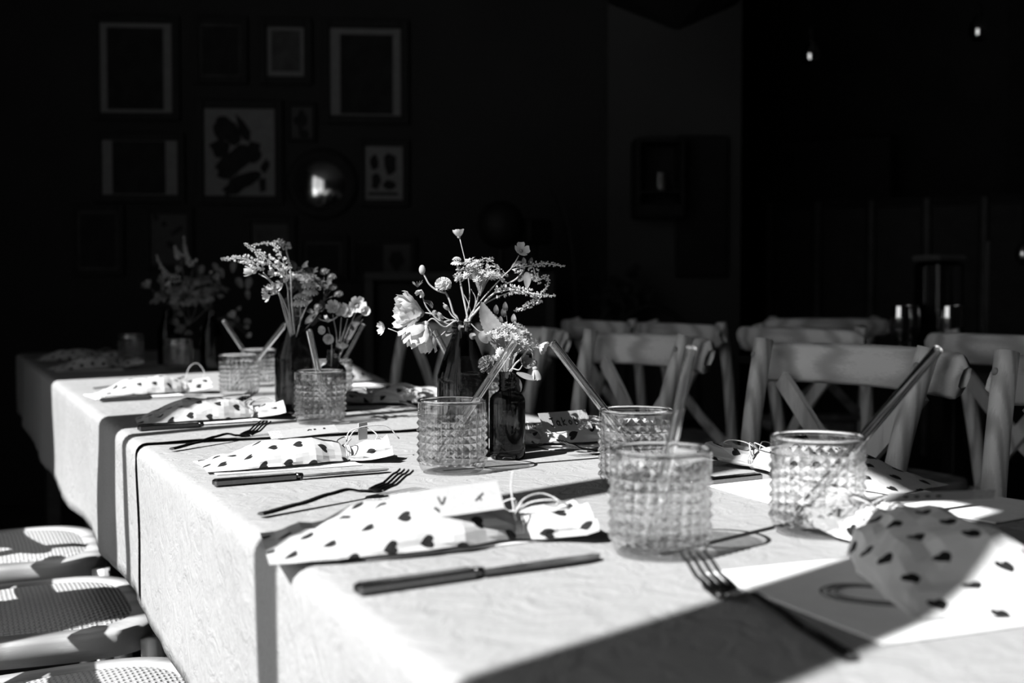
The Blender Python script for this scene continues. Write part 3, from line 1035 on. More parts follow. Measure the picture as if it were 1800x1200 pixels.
r = flower('vetch_flower', mo3, 'small white flower nodding left below the left-pointing spike', G3)
stem_part(r, (in3(-.004), F3(498, 535, -.14), F3(475, 495, -.24), F3(455, 481, -.24)), .0010)
head_cup(r, F3(447, 478, -.24), LEFT + UP * .1, .017, 4, .45, 'petal_white', .6)
r = flower('vetch_cluster', mo3, 'loose cluster of pale blossoms at the left of the dark bottle neck', G3)
stem_part(r, (in3(-.004, .004), F3(502, 560, -.14), F3(490, 515, -.24)), .0010)
for q in ((472, 512), (480, 508), (487, 515), (492, 505), (497, 500), (474, 520), (500, 478), (484, 480)):
    head_cup(r, F3(q[0], q[1], -.22 + rnd.uniform(-.02, .02)), LEFT * rnd.uniform(0, 1) + TOCAM * .5 + UP * rnd.uniform(-.3, .6), .012, 4, .7, 'petal_mid', .7)
r = flower('scabious_flower', mo3, 'domed white flower right of the second dark bottle neck, the higher one', G3)
stem_part(r, (in3(.002), F3(528, 565, -.01), F3(540, 535, -.10), F3(543, 512, -.10)), .0010, 'stem')
head_daisy(r, F3(544, 509, -.10), UP + TOCAM * .35, .0175, .72, 14, 'petal_white', .55)
r = flower('scabious_flower', mo3, 'domed white flower right of the second dark bottle neck, the lower one', G3)
stem_part(r, (in3(.003), F3(527, 568, -.09), F3(528, 545, -.10), F3(528, 532, -.12)), .0010, 'stem')
head_daisy(r, F3(528, 528, -.12), UP + TOCAM * .35, .0165, .72, 14, 'petal_white', .55)
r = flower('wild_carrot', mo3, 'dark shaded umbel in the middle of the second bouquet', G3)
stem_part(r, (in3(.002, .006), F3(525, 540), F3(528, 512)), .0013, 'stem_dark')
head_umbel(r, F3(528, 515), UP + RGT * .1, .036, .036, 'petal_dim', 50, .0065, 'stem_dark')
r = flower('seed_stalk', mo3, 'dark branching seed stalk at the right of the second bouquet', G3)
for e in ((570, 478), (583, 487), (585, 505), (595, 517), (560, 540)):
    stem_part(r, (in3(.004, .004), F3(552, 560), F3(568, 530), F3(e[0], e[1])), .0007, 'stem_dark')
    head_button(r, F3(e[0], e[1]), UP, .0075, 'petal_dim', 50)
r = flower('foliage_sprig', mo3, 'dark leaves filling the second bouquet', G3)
for i in range(26):
    c = Vector((rnd.uniform(498, 575), rnd.uniform(470, 575), 0))
    d = rnd.uniform(-.05, .05)
    e = (c.x + rnd.uniform(-16, 16), c.y - rnd.uniform(2, 22))
    leaf_part(r, (F3(c.x, c.y, d), F3((c.x + e[0]) / 2 + 3, (c.y + e[1]) / 2, d + .01), F3(e[0], e[1], d)), rnd.uniform(.008, .016), 'leaf_dark', 0, None, 'leaf', 8)
stem_part(r, (in3(), F3(515, 560), F3(530, 500)), .001, 'stem_dark')
for n_, (q, lab) in enumerate((((587, 541), 'white open flower, leftmost above the small dark bottle'), ((602, 546), 'white cup flower turned away, second in the white row'),
                               ((613, 548), 'white open cup flower, third in the white row'), ((627, 538), 'largest white cup flower, tall in the right of the row'),
                               ((640, 549), 'rightmost half-open white flower of the row'))):
    r = flower('anemone', mo4, lab, G3)
    stem_part(r, (in4((n_ - 2) * .002), F4(592 + n_ * 4, 600), F4(q[0] - 2, q[1] + 12, -.09)), .0008, 'stem')
    head_cup(r, F4(q[0], q[1], -.09), TOCAM + UP * .25 + RGT * (.3 if n_ > 2 else -.1), .0165 if n_ != 3 else .020, 6, .80 if n_ != 4 else .5, 'petal_white', .58)
r = flower('bell_flower', mo4, 'winged white flower low above the small dark bottle', G3)
stem_part(r, (in4(-.004), F4(583, 605, -.09), F4(577, 575, -.09)), .0008, 'stem')
head_cup(r, F4(577, 565, -.09), UP + TOCAM * .2, .019, 4, 1.1, 'petal_white', .35)
head_cup(r, F4(570, 580, -.10), LEFT * .5 + TOCAM, .011, 5, .7, 'petal_white')
head_cup(r, F4(579, 592, -.10), TOCAM + UP * -.3, .015, 5, .6, 'petal_white', .9)
r = flower('bell_flower', mo4, 'tiny white trumpet beside the small dark bottle neck', G3)
stem_part(r, (in4(.004), F4(596, 628, -.01), F4(602, 616, -.09)), .0012, 'petal_white')
head_cup(r, F4(602, 614, -.09), UP + RGT * .4, .013, 5, .5, 'petal_white')
leaf_part(r, (F4(590, 622), F4(610, 590), F4(636, 552)), .02, 'leaf_dark')

G5 = 'shaded flowers in the farthest bottles'
D5, D6 = mo5.dot(FWD), mo6.dot(FWD)
def F5(px, py, dd=0.0): return P(px, py, D5 + .08 + dd)
in5 = lambda: mo5 + UP * -.04
in6 = lambda: mo6 + UP * -.04
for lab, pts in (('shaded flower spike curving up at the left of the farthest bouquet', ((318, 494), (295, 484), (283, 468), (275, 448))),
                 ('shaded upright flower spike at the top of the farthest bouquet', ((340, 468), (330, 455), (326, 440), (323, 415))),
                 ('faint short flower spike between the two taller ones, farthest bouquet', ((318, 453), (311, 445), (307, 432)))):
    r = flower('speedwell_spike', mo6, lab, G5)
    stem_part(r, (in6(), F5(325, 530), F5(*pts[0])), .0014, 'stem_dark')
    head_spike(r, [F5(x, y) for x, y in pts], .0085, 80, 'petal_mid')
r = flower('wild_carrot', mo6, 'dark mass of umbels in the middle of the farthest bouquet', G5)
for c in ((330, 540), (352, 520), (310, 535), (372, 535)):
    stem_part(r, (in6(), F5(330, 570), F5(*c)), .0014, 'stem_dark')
    head_umbel(r, F5(*c), UP + RGT * rnd.uniform(-.5, .5) + TOCAM * .4, .055, .055, 'petal_dim', 34, .008, 'stem_dark')  # darker petals and stems stand in for the far shade
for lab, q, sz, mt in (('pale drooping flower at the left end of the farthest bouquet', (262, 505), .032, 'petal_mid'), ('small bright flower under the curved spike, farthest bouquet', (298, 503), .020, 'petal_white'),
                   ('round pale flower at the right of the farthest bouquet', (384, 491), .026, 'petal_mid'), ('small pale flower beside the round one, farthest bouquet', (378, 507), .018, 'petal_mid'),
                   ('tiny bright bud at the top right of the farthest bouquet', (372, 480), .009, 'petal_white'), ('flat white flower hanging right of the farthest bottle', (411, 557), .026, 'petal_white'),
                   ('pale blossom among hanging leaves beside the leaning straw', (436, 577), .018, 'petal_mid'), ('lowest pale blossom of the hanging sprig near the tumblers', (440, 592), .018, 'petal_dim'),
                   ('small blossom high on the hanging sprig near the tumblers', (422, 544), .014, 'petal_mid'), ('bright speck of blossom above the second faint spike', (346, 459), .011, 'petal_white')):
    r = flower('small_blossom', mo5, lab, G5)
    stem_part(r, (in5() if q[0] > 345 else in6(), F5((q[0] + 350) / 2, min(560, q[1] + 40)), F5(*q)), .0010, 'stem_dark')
    head_cup(r, F5(*q), TOCAM * .6 + UP * .7 + LEFT * .4, sz * .75, 6, .75, 'petal_dim' if mt == 'petal_mid' else 'petal_mid', .55)  # petals a tone darker, shade of the far end put into the colour
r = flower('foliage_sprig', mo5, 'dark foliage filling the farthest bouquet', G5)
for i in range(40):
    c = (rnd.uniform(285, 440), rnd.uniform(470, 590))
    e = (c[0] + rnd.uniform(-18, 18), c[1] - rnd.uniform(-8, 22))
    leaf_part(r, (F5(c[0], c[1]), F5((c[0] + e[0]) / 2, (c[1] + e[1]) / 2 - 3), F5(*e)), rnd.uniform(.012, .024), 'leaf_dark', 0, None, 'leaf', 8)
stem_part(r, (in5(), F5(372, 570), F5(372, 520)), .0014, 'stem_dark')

# ------------------------------------------------------------------ cutlery
def fork_parts(root):
    def zc(x):
        return interp([(0, .0022), (.05, .0050), (.090, .0092), (.115, .0108), (.138, .0062), (.152, .0042), (.175, .0080), (.2, .0175), (.206, .0205)], x)
    def strip(b, x0, x1, w0, w1, n, yc=lambda x: 0.0, th=.0022):
        vs_, fs = [], []
        for i in range(n + 1):
            t = i / n
            x = x0 + (x1 - x0) * t
            w = (w0 + (w1 - w0) * t) / 2
            z = zc(x)
            y = yc(x)
            vs_ += [(x, y - w, z), (x, y - w * .6, z + th), (x, y + w * .6, z + th), (x, y + w, z), (x, y, z - th * .4)]
        for i in range(n):
            for k in range(5):
                j = (k + 1) % 5
                fs.append((i * 5 + k, i * 5 + 5 + k, i * 5 + 5 + j, i * 5 + j))
        fs += [(0, 1, 2, 3, 4), tuple(n * 5 + k for k in (4, 3, 2, 1, 0))]
        b.add(vs_, fs, False)
    b = MB(); strip(b, 0, .085, .0105, .0075, 8); strip(b, .085, .136, .0075, .0055, 8); b.build('handle', M['steel'], root)
    b = MB(); strip(b, .134, .146, .0055, .020, 4); strip(b, .146, .160, .020, .0235, 4); b.build('fork_head', M['steel'], root)
    for k in range(4):
        b = MB()
        y0 = (k - 1.5) * .0064
        strip(b, .158, .206, .0040, .0022, 9, lambda x, y0=y0: y0, .0018)
        b.build('tine', M['steel'], root)
fork0 = None
def fork(p0, p1, label, z):
    """p0 handle end, p1 direction point (room xy)"""
    global fork0
    if fork0 is None:
        o = empty('fork'); fork_parts(o); fork0 = o
    else:
        o = copy_tree(fork0)
    o.location = (p0[0], p0[1], z + .0012)
    o.rotation_euler = (0, 0, math.atan2(p1[1] - p0[1], p1[0] - p0[0]))
    tag(o, label, 'fork', 'forks laid at the place settings')
    return o
knife0 = None
def knife(p0, p1, label, z):
    global knife0
    if knife0 is None:
        o = empty('table_knife'); knife0 = o
        b = MB()
        b.box((.048, 0, .0042), (.096, .013, .0078), None, False, .0018)
        b.build('handle', M['steel'], o)
        b = MB()
        b.tube(((.096, 0, .0042), (.104, 0, .0040)), [.0042, .0034], 8)
        b.build('bolster', M['steel'], o)
        b = MB()
        outl = [(.102, -.0055), (.150, -.0075), (.195, -.0085), (.208, -.0060), (.214, .0015), (.210, .0060), (.16, .0068), (.102, .0055)]
        b.prism(outl, .0026, .0042)
        b.build('blade', M['steel'], o)
    else:
        o = copy_tree(knife0)
    o.location = (p0[0], p0[1], z + .0006)
    o.rotation_euler = (0, 0, math.atan2(p1[1] - p0[1], p1[0] - p0[0]))
    tag(o, label, 'knife', 'knives laid at the place settings')
    return o

# ------------------------------------------------------------------ paper pouches, napkins, twine, tags
W_TAB = [(0, .060), (.12, .062), (.35, .058), (.55, .048), (.70, .030), (.78, .018), (.86, .028), (1, .044)]
H_TAB = [(0, .0025), (.12, .012), (.35, .029), (.55, .033), (.70, .026), (.78, .016), (.88, .018), (1, .014)]
LETTERS = {'J': [[(.1, .95), (.75, 1)], [(.5, 1), (.5, .2), (.3, 0), (.05, .15)]],
           'a': [[(.6, .55), (.3, .6), (.1, .3), (.3, .05), (.6, .2), (.6, .55), (.65, .05), (.8, .0)]],
           'k': [[(.15, 1), (.15, 0)], [(.65, .65), (.15, .3), (.7, 0)]],
           'o': [[(.4, .6), (.12, .35), (.35, .05), (.65, .3), (.4, .6)]],
           'b': [[(.15, 1), (.15, .05), (.5, .05), (.62, .3), (.4, .5), (.15, .4)]],
           '1': [[(.0, .3), (.4, .6), (.8, .9)], [(.3, .9), (.45, .55)]], '2': [[(0, .5), (.5, .3), (.9, .6)]],
           '3': [[(.1, .35), (.55, .35)], [(.1, .5), (.55, .5)]], '4': [[(.1, .2), (.5, .8), (.7, .1)]], ' ': []}

def strokes(b, letters, h, w, Mx, r):
    x = 0
    for ch in letters:
        for line in LETTERS[ch]:
            pts = [Mx @ Vector((x + px * w, py * h, .0004)) for px, py in line]
            b.tube(spline(pts, max(3, len(line) * 3)), r, 4, True, True)
        x += w * 1.08

def pouch(name, tip, towards, length, z, label, mat='hearts', seed=0, sw=1.0, sh=1.0, tagspec=None, loops=1, bowh=.03, tail=None):
    """heart-printed paper pouch: flat pointed end, full belly, neck tied with twine, flared mouth"""
    rz = math.atan2(towards[1] - tip[1], towards[0] - tip[0])
    o = empty(name, (tip[0], tip[1], z + .0030), rz)
    tag(o, label, 'gift pouch', 'heart-print paper pouches on the place settings')
    q = random.Random(seed)
    nu, nv = 26, 16
    L_ = length
    def sect(u, a):
        w = interp(W_TAB, u) * sw
        h = interp(H_TAB, u) * sh
        ca, sa = math.cos(a), math.sin(a)
        y = w * (abs(ca) ** .9) * (1 if ca > 0 else -1)
        ridge = (abs(sa) ** 1.25)
        zt = h * ridge if sa > 0 else -h * .10 * ridge
        mouth = max(0, (u - .8) / .2)
        zz = zt + h * .10 + mouth * mouth * .010 * sh
        n = noise.noise(Vector((u * 5 + seed * 3.1, ca * 1.7, sa * 1.3 + seed)))
        n2 = noise.noise(Vector((u * 12 + seed, ca * 4, sa * 3)))
        amp = min(1, .1 + u * 5)
        crease = .0110 * abs(n) * amp + .0030 * n2 * amp
        if sa > .05:
            zz += (crease - .003) * sw * (1 - abs(ca) ** 6)
        y += .004 * n2 * amp * (1 if mouth == 0 else 2.0)
        if u > .72:                                    # gathers
            zz += .0035 * math.sin(a * 7 + seed) * (u - .66) * 2.2
        return Vector((u * L_, y, max(zz, 0.0)))
    vs_, uvs, fs = [], [], []
    for i in range(nu + 1):
        u = i / nu
        s = 0
        prev = None
        for k in range(nv + 1):
            a = math.pi * 1.0 * (k / nv)             # top half: +y side over to -y side
            p = sect(u, a)
            if prev is not None: s += math.hypot(p.y - prev.y, p.z - prev.z)
            prev = p
            vs_.append(p); uvs.append((p.x + seed * .0137, s - .01 * seed + (.062 - interp(W_TAB, u)) * sw))
    for i in range(nu):
        for k in range(nv):
            fs.append((i * (nv + 1) + k, i * (nv + 1) + nv + 1 + k, i * (nv + 1) + nv + 2 + k, i * (nv + 1) + k + 1))
    # underside
    base = len(vs_)
    for i in range(nu + 1):
        u = i / nu
        for k in range(3):
            a = (k / 2)
            w = interp(W_TAB, u) * sw
            e0, e1 = vs_[i * (nv + 1)], vs_[i * (nv + 1) + nv]
            p = e0.lerp(e1, a) if k != 1 else Vector((u * L_, 0, 0.0 if u < .8 else .5 * min(e0.z, e1.z)))
            vs_.append(p); uvs.append((p.x, p.y))
    for i in range(nu):
        for k in range(2):
            fs.append((base + i * 3 + k, base + i * 3 + k + 1, base + i * 3 + 3 + k + 1, base + i * 3 + 3 + k))
    b = MB(); b.add(vs_, fs, False, uvs)
    b.build('paper_body', M[mat], o)
    # twine round the neck and its bow
    tw = MB()
    un = .775
    hn = interp(H_TAB, un) * sh
    wn = interp(W_TAB, un) * sw
    for k in range(3):
        ring = []
        for i in range(21):
            a = 2 * math.pi * i / 20
            ring.append(Vector(((un + (k - 1) * .010) * L_, (wn + .0012) * math.cos(a), hn * .55 + (hn * .62 + .0012) * math.sin(a))))
        tw.tube(ring, .0011, 5, False)
    kx = Vector((un * L_, 0, hn * 1.18))
    for k in range(loops):
        sgn = 1 if k % 2 == 0 else -1
        pts = [kx, kx + Vector((.012, sgn * .010, bowh * .8)), kx + Vector((.030, sgn * .018, bowh)), kx + Vector((.044, sgn * .014, bowh * .55)), kx + Vector((.040, sgn * .006, .004))]
        tw.tube(spline(pts, 18), .0008, 5)
    for sgn in (-1, 1):
        pts = [kx, kx + Vector((.004, sgn * .012, .010)), kx + Vector((-.006, sgn * .024, .004)), kx + Vector((-.002, sgn * .016, -.004))]
        tw.tube(spline(pts, 14), .0008, 5)
    if tail:
        tw.tube(spline([kx] + [kx + Vector(p) for p in tail], 18), .0008, 5)
    tw.build('twine', M['twine'], o)
    if tagspec:
        loc, rot, size, text, hgt = tagspec
        Mx = Matrix.Translation(Vector(loc)) @ Euler(rot).to_matrix().to_4x4()
        tb = MB()
        tb.box((0, 0, 0), (size[0], size[1], .0007))
        to = tb.build('name_tag', M['paper_tag'], o)
        to.matrix_basis = Mx
        e = MB(); e.box((size[0] * .41, 0, .0002), (size[0] * .18, size[1] * 1.0, .0008)); e.build('tag_end', M['paper_speck'], to)
        if text:
            s = MB()
            fl = Matrix.Translation((-size[0] * .34, -size[1] * .22, .0004))
            strokes(s, text, hgt, hgt * .8, fl, .0008)
            s.build('lettering', M['ink'], to)
    return o

def napkin(c, rz, size, z, label):
    b = MB()
    sx, sy = size
    n = 10
    vs_, fs = [], []
    for i in range(n + 1):
        for j in range(n + 1):
            x, y = (i / n - .5) * sx, (j / n - .5) * sy
            e = max(abs(i / n - .5), abs(j / n - .5)) * 2
            vs_.append((x, y, .0012 + .0016 * max(0, e - .6) * abs(noise.noise(Vector((x * 20, y * 20, c[0] * 9))))))
    for i in range(n):
        for j in range(n):
            fs.append((i * (n + 1) + j, (i + 1) * (n + 1) + j, (i + 1) * (n + 1) + j + 1, i * (n + 1) + j + 1))
    b.add(vs_, fs, False)
    o = b.build('paper_napkin', M['paper'])
    md = o.modifiers.new('thickness', 'SOLIDIFY'); md.thickness = .0011; md.offset = -1
    o.location = (c[0], c[1], z + .0006)
    o.rotation_euler = (0, 0, rz)
    tag(o, label, 'napkin', 'white napkins under the pouches')
    return o

def xy(px, py, z=ZC1):
    p = Z(px, py, z); return (p.x, p.y)

# near left setting
napkin((.395, .965), math.radians(4), (.20, .125), ZC1, 'white napkin under the nearest left pouch, its corner beside the knife')
pouch('paper_pouch', (.236, .970), (.48, .925), .275, ZC1, 'heart-print paper pouch at the nearest left setting, tag lying toward the camera', 'hearts', 1, 1.08, 1.0,
      ((.148, -.026, .036), (math.radians(-38), math.radians(6), math.radians(176)), (.092, .032), '1  4', .012), 2, .013, [(.0, .01, .02), (.002, .012, .035)])
fork(xy(458, 911), (.545, 1.262), 'fork at the nearest left setting, tines raised behind the pouch', ZC1)
knife(xy(626, 1047), (.49, .826), 'knife at the nearest left setting, in front of the pouch', ZC1)
# second left setting
napkin((.375, 1.475), math.radians(2), (.18, .125), ZC1, 'white napkin under the second left pouch, lit bright at its left corner')
pouch('paper_pouch', (.283, 1.475), (.51, 1.455), .230, ZC1, 'heart-print paper pouch at the second left setting, tag on top', 'hearts', 2, .92, .92,
      ((.125, .004, .0365), (math.radians(-14), math.radians(4), math.radians(180)), (.085, .028), '3 32', .007), 1, .020, [(.010, .012, .018), (.055, .020, .022), (.075, .018, .004)])
b = MB(); b.box((0, 0, .011), (.001, .018, .022)); o = b.build('heart_flag', M['hearts'])
o.parent = [x for x in COL.objects if x.name.startswith('paper_pouch')][-1]; o.location = (.205, .02, .022); o.rotation_euler = (0, 0, -.9)
fork(xy(302, 794), (.520, 1.850), 'fork at the second left setting, tines just before the upright-straw tumbler', ZC1)
knife(xy(375, 856), (.507, 1.350), 'knife at the second left setting, thick handle toward the table edge', ZC1)
# third left setting, in the shade of a post
napkin((.39, 2.02), math.radians(3), (.17, .12), ZC2, 'shaded white napkin under the third left pouch')
pouch('paper_pouch', (.285, 2.045), (.51, 2.02), .240, ZC2, 'shaded heart-print paper pouch at the third left setting', 'hearts', 3, 1.0, 1.0, ((.15, .0, .036), (.05, .05, 3.1), (.07, .026), '2', .008), 1, .012)
knife(xy(243, 758, ZC2), (.50, 1.945), 'knife in shade at the third left setting', ZC2)
fork(xy(335, 722, ZC2), (.53, 2.33), 'fork in shade behind the third left pouch', ZC2)
# fourth left setting
napkin((.36, 2.60), math.radians(5), (.18, .13), ZC2, 'white napkin under the fourth left pouch, sunlit at the edge')
pouch('paper_pouch', (.285, 2.63), (.51, 2.62), .235, ZC2, 'sunlit heart-print pouch at the fourth left setting with an upright twine loop', 'hearts', 4, 1.0, 1.05, None, 1, .040)
knife(xy(177, 707, ZC2), (.50, 2.52), 'knife at the fourth left setting', ZC2)
fork((.30, 2.80), (.52, 2.83), 'fork at the fourth left setting, beyond its pouch', ZC2)
# far shaded settings
napkin((.37, 3.58), 0, (.18, .12), ZC2, 'dim napkin under the nearer shaded pouch at the far end')
pouch('paper_pouch', (.27, 3.58), (.52, 3.62), .25, ZC2, 'dim heart-print pouch, nearer of the two in the dark far part', 'hearts', 5, 1.0, 1.0, None, 1, .015)
pouch('paper_pouch', (.27, 4.12), (.52, 4.15), .25, ZC2, 'dimmest heart-print pouch at the far end of the table', 'hearts', 6, 1.0, 1.0, None, 1, .015)
# right side settings
napkin((.855, 1.03), math.radians(-4), (.20, .14), ZC1, 'white napkin under the right front pouch, hanging toward the table edge')
pouch('paper_pouch', (.945, .962), (.885, 1.21), .285, ZC1, 'sunlit heart-print pouch behind the right front tumbler, mouth tied at its left', 'hearts', 7, .92, 1.05, None, 1, .012, [(-.01, .02, .012), (-.05, .03, .004)])
knife((.842, 1.108), (.65, 1.085), 'knife at the right front setting, in the shadow band', ZC1)
napkin((.93, .86), math.radians(8), (.13, .11), ZC1, 'white paper corner at the right table edge next to the head setting')
napkin((.845, 1.50), math.radians(-5), (.19, .13), ZC1, 'white napkin under the right pouch with the readable name tag')
pouch('paper_pouch', (.940, 1.535), (.70, 1.490), .25, ZC1, 'heart-print pouch dappled with leaf shadow, name tag standing on it, right of the small bottle', 'hearts', 8, 1.0, 1.05,
      ((.176, .047, .035), (math.radians(58), 0, math.radians(182)), (.086, .030), 'Jakob', .0125), 1, .012)
fork((.93, 1.405), (.72, 1.375), 'fork at the right setting with the readable name tag', ZC1)
napkin((.85, 2.30), math.radians(-5), (.19, .13), ZC2, 'white napkin in half shade behind the tall central bottle')
pouch('paper_pouch', (.93, 2.16), (.70, 2.20), .25, ZC2, 'half-shaded heart-print pouch left behind the tall central bottle', 'hearts', 9, 1.0, 1.0, None, 1, .012)
fork((.93, 2.05), (.70, 1.98), 'fork on bright cloth just left of the central tumbler rim', ZC2)
napkin((.86, 2.72), math.radians(-5), (.19, .13), ZC2, 'white napkin under the pouch right of the second bottle pair')
pouch('paper_pouch', (.955, 2.82), (.70, 2.70), .25, ZC2, 'heart-print pouch with pointed end, right of the second bottle pair', 'hearts', 10, 1.1, 1.35, None, 1, .012)
knife((.93, 2.50), (.70, 2.46), 'knife lying in shade right of the second bottle pair', ZC2)

# head of the table: large pouch close to the camera
hn = napkin((.612, .640), math.radians(-3), (.20, .20), ZC1, 'white napkin at the head setting with a line-drawn heart, crossed by shadow')
hs = MB()
for k, s in enumerate((1.0, .90, .80)):
    pts = []
    for i in range(41):
        a = 2 * math.pi * i / 40
        hx = 16 * math.sin(a) ** 3 / 16
        hy = (13 * math.cos(a) - 5 * math.cos(2 * a) - 2 * math.cos(3 * a) - math.cos(4 * a)) / 16
        pts.append(Vector((-.012 + .052 * s * hx, -.010 + .050 * s * hy, .0024)))
    hs.tube(pts, .0007, 4, False)
hs.build('printed_heart', M['ink_grey'], hn)
pouch('paper_pouch', (.628, .548), (.713, .773), .300, ZC1, 'large blurred heart-print pouch at the head of the table, nearest the camera', 'hearts_big_lifted', 11, 1.18, 1.2,
      ((.215, -.040, .042), (math.radians(6), math.radians(-6), math.radians(-121)), (.085, .030), '3333', .010), 2, .012)
fork((.467, .527), (.505, .80), 'fork at the head setting, nearest the camera', ZC1)

# ------------------------------------------------------------------ cross-back chairs
def seat_outline(a, b0, b1, n=56, p=.58):
    pts = []
    for i in range(n):
        t = 2 * math.pi * i / n
        c, s = math.cos(t), math.sin(t)
        x = a * abs(c) ** p * (1 if c > 0 else -1)
        w = b0 + (b1 - b0) * (x + a) / (2 * a)
        pts.append((x, w * abs(s) ** p * (1 if s > 0 else -1)))
    return pts

def make_chair():
    o = empty('cross_back_chair')
    SZ = .455
    # seat frame ring
    b = MB()
    A_, B_ = seat_outline(.205, .185, .222), seat_outline(.168, .145, .180)
    n = len(A_)
    rings = [[(x, y, SZ - .038) for x, y in A_], [(x * 1.0, y, SZ - .006) for x, y in A_], [(x * .985, y * .985, SZ) for x, y in A_], [(x, y, SZ + .001) for x, y in B_], [(x, y, SZ - .034) for x, y in B_]]
    vs_ = [p for rg in rings for p in rg]
    fs = []
    for k in range(5):
        k2 = (k + 1) % 5
        for i in range(n):
            j = (i + 1) % n
            fs.append((k * n + i, k * n + j, k2 * n + j, k2 * n + i))
    b.add(vs_, fs, True)
    b.build('seat_frame', M['wood'], o)
    # woven panel, slightly domed
    b = MB()
    vs_, fs = [], []
    for k in range(7):
        s = 1.03 * (1 - k / 6.0) + .001
        vs_ += [(x * s, y * s, SZ - .002 + .010 * (1 - s * s / 1.07) + (.003 if k > 0 else 0)) for x, y in B_]
    for k in range(6):
        for i in range(n):
            j = (i + 1) % n
            fs.append((k * n + i, k * n + j, k * n + n + j, k * n + n + i))
    b.add(vs_, fs, True)
    b.build('woven_seat', M['cane'], o)
    for sy in (-1, 1):
        pts = [(-.262, sy * .180, .0), (-.222, sy * .172, .25), (-.196, sy * .168, SZ), (-.203, sy * .172, .56), (-.229, sy * .186, .74), (-.266, sy * .203, .885)]
        b = MB(); b.tube(spline(pts, 26), [.0150 + .0022 * min(1, i / 14) for i in range(26)], 14)
        post = b.build('back_post', M['wood_post'], o)
        b = MB(); b.ball((-.243, sy * .202, .858), .0065, 12, 7, (.7, 1, 1)); b.build('bolt', M['wood'], post)
        b = MB(); b.tube(spline([(.180, sy * .188, SZ - .02), (.188, sy * .196, .22), (.195, sy * .203, 0)], 10), [.018 - .005 * i / 9 for i in range(10)], 12)
        b.build('leg', M['wood_post'], o)
        b = MB(); b.tube([(.185, sy * .196, .20), (-.230, sy * .174, .20)], .0095, 10); b.build('stretcher', M['wood'], o)
    b = MB(); b.tube([(.187, -.199, .27), (.187, .199, .27)], .0095, 10); b.build('stretcher', M['wood'], o)
    # curved top rail behind the posts
    b = MB()
    vs_, fs = [], []
    nn = 30
    prof = [(-.007, -.030), (.004, -.036), (.010, -.028), (.011, 0), (.009, .026), (.002, .036), (-.007, .030), (-.009, 0)]
    for i in range(nn + 1):
        t = i / nn * 2 - 1
        y = t * .252
        back = -.292 - .055 * (1 - t * t)
        e = 1.0 - max(0, (abs(t) - .90) / .10) ** 2 * .55
        zc = .846 - .004 * t * t
        for dx, dz in prof:
            vs_.append((back + dx + dz * -.18, y, zc + dz * e))
    m = len(prof)
    for i in range(nn):
        for k in range(m):
            j = (k + 1) % m
            fs.append((i * m + k, i * m + j, i * m + m + j, i * m + m + k))
    fs += [tuple(range(m)), tuple(range(nn * m + m - 1, nn * m - 1, -1))]
    b.add(vs_, fs, True)
    b.build('top_rail', M['wood_rail'], o)
    # crossed splats
    for sy in (-1, 1):
        b = MB()
        vs_, fs = [], []
        k = 18
        for i in range(k + 1):
            t = i / k
            y = sy * (.178 - .342 * t)
            z = .815 - .330 * t
            x = -.282 + .075 * t - .030 * math.sin(math.pi * t) + sy * .006
            dirv = Vector((0, -sy * .342, -.330)).normalized()
            side = Vector((0, -dirv.z, dirv.y)) * .0165
            for sx_, sd in ((-.006, -1), (.006, -1), (.006, 1), (-.006, 1)):
                vs_.append(Vector((x + sx_, y, z)) + side * sd)
        for i in range(k):
            for q in range(4):
                j = (q + 1) % 4
                fs.append((i * 4 + q, i * 4 + j, i * 4 + 4 + j, i * 4 + 4 + q))
        fs += [(3, 2, 1, 0), (k * 4, k * 4 + 1, k * 4 + 2, k * 4 + 3)]
        b.add(vs_, fs, False)
        b.build('cross_splat', M['wood_post'], o)
    b = MB(); b.ball((-.262, .004, .648), .006, 10, 6); b.build('bolt', M['wood'], o)
    b = MB(); b.box((-.208, 0, .480), (.014, .33, .022), None, False, .003); b.build('back_stretcher', M['wood'], o)
    return o

chair0 = make_chair()
used = [False]
def chair(x, y, rz, label, group):
    o = copy_tree(chair0) if used[0] else chair0
    used[0] = True
    o.location = (x, y, 0)
    o.rotation_euler = (0, 0, rz)
    tag(o, label, 'chair', group)
GL, GR, GB = 'chairs along the sunny side of the table', 'chairs along the far side of the table', 'chairs of the next table'
chair(.118, 1.535, 0, 'woven-seat chair nearest the camera, only its seat front at bottom left', GL)
chair(.105, 2.085, 0, 'woven-seat chair crossed by a broad shadow, second at lower left', GL)
chair(.090, 2.620, 0, 'woven-seat chair third from the camera at lower left', GL)
PI = math.pi
chair(1.092, 1.575, PI, 'cross-back chair right of centre with bold wood grain rail, straw crossing it', GR)
chair(1.092, 2.235, PI - .02, 'cross-back chair behind the left-leaning straw, left of the bold grained one', GR)
chair(1.092, 1.020, PI, 'cross-back chair cut by the right picture edge, post partly sunlit', GR)
chair(1.095, 2.850, PI, 'cross-back chair behind the central bouquet', GR)
chair(1.092, 3.45, PI, 'dim cross-back chair seen behind the pouch right of the second bottles', GR)
chair(2.45, 1.93, 0.0, 'dark cross-back chair back at far right behind the bold grained chair', GB)
chair(2.40, 2.62, 0.05, 'dark cross-back chair between the two nearer chairs', GB)
chair(2.42, 3.22, -.03, 'dark cross-back chair of the next table, third along', GB)
chair(2.42, 3.76, 0.0, 'dark cross-back chair of the next table behind the left chair rail', GB)

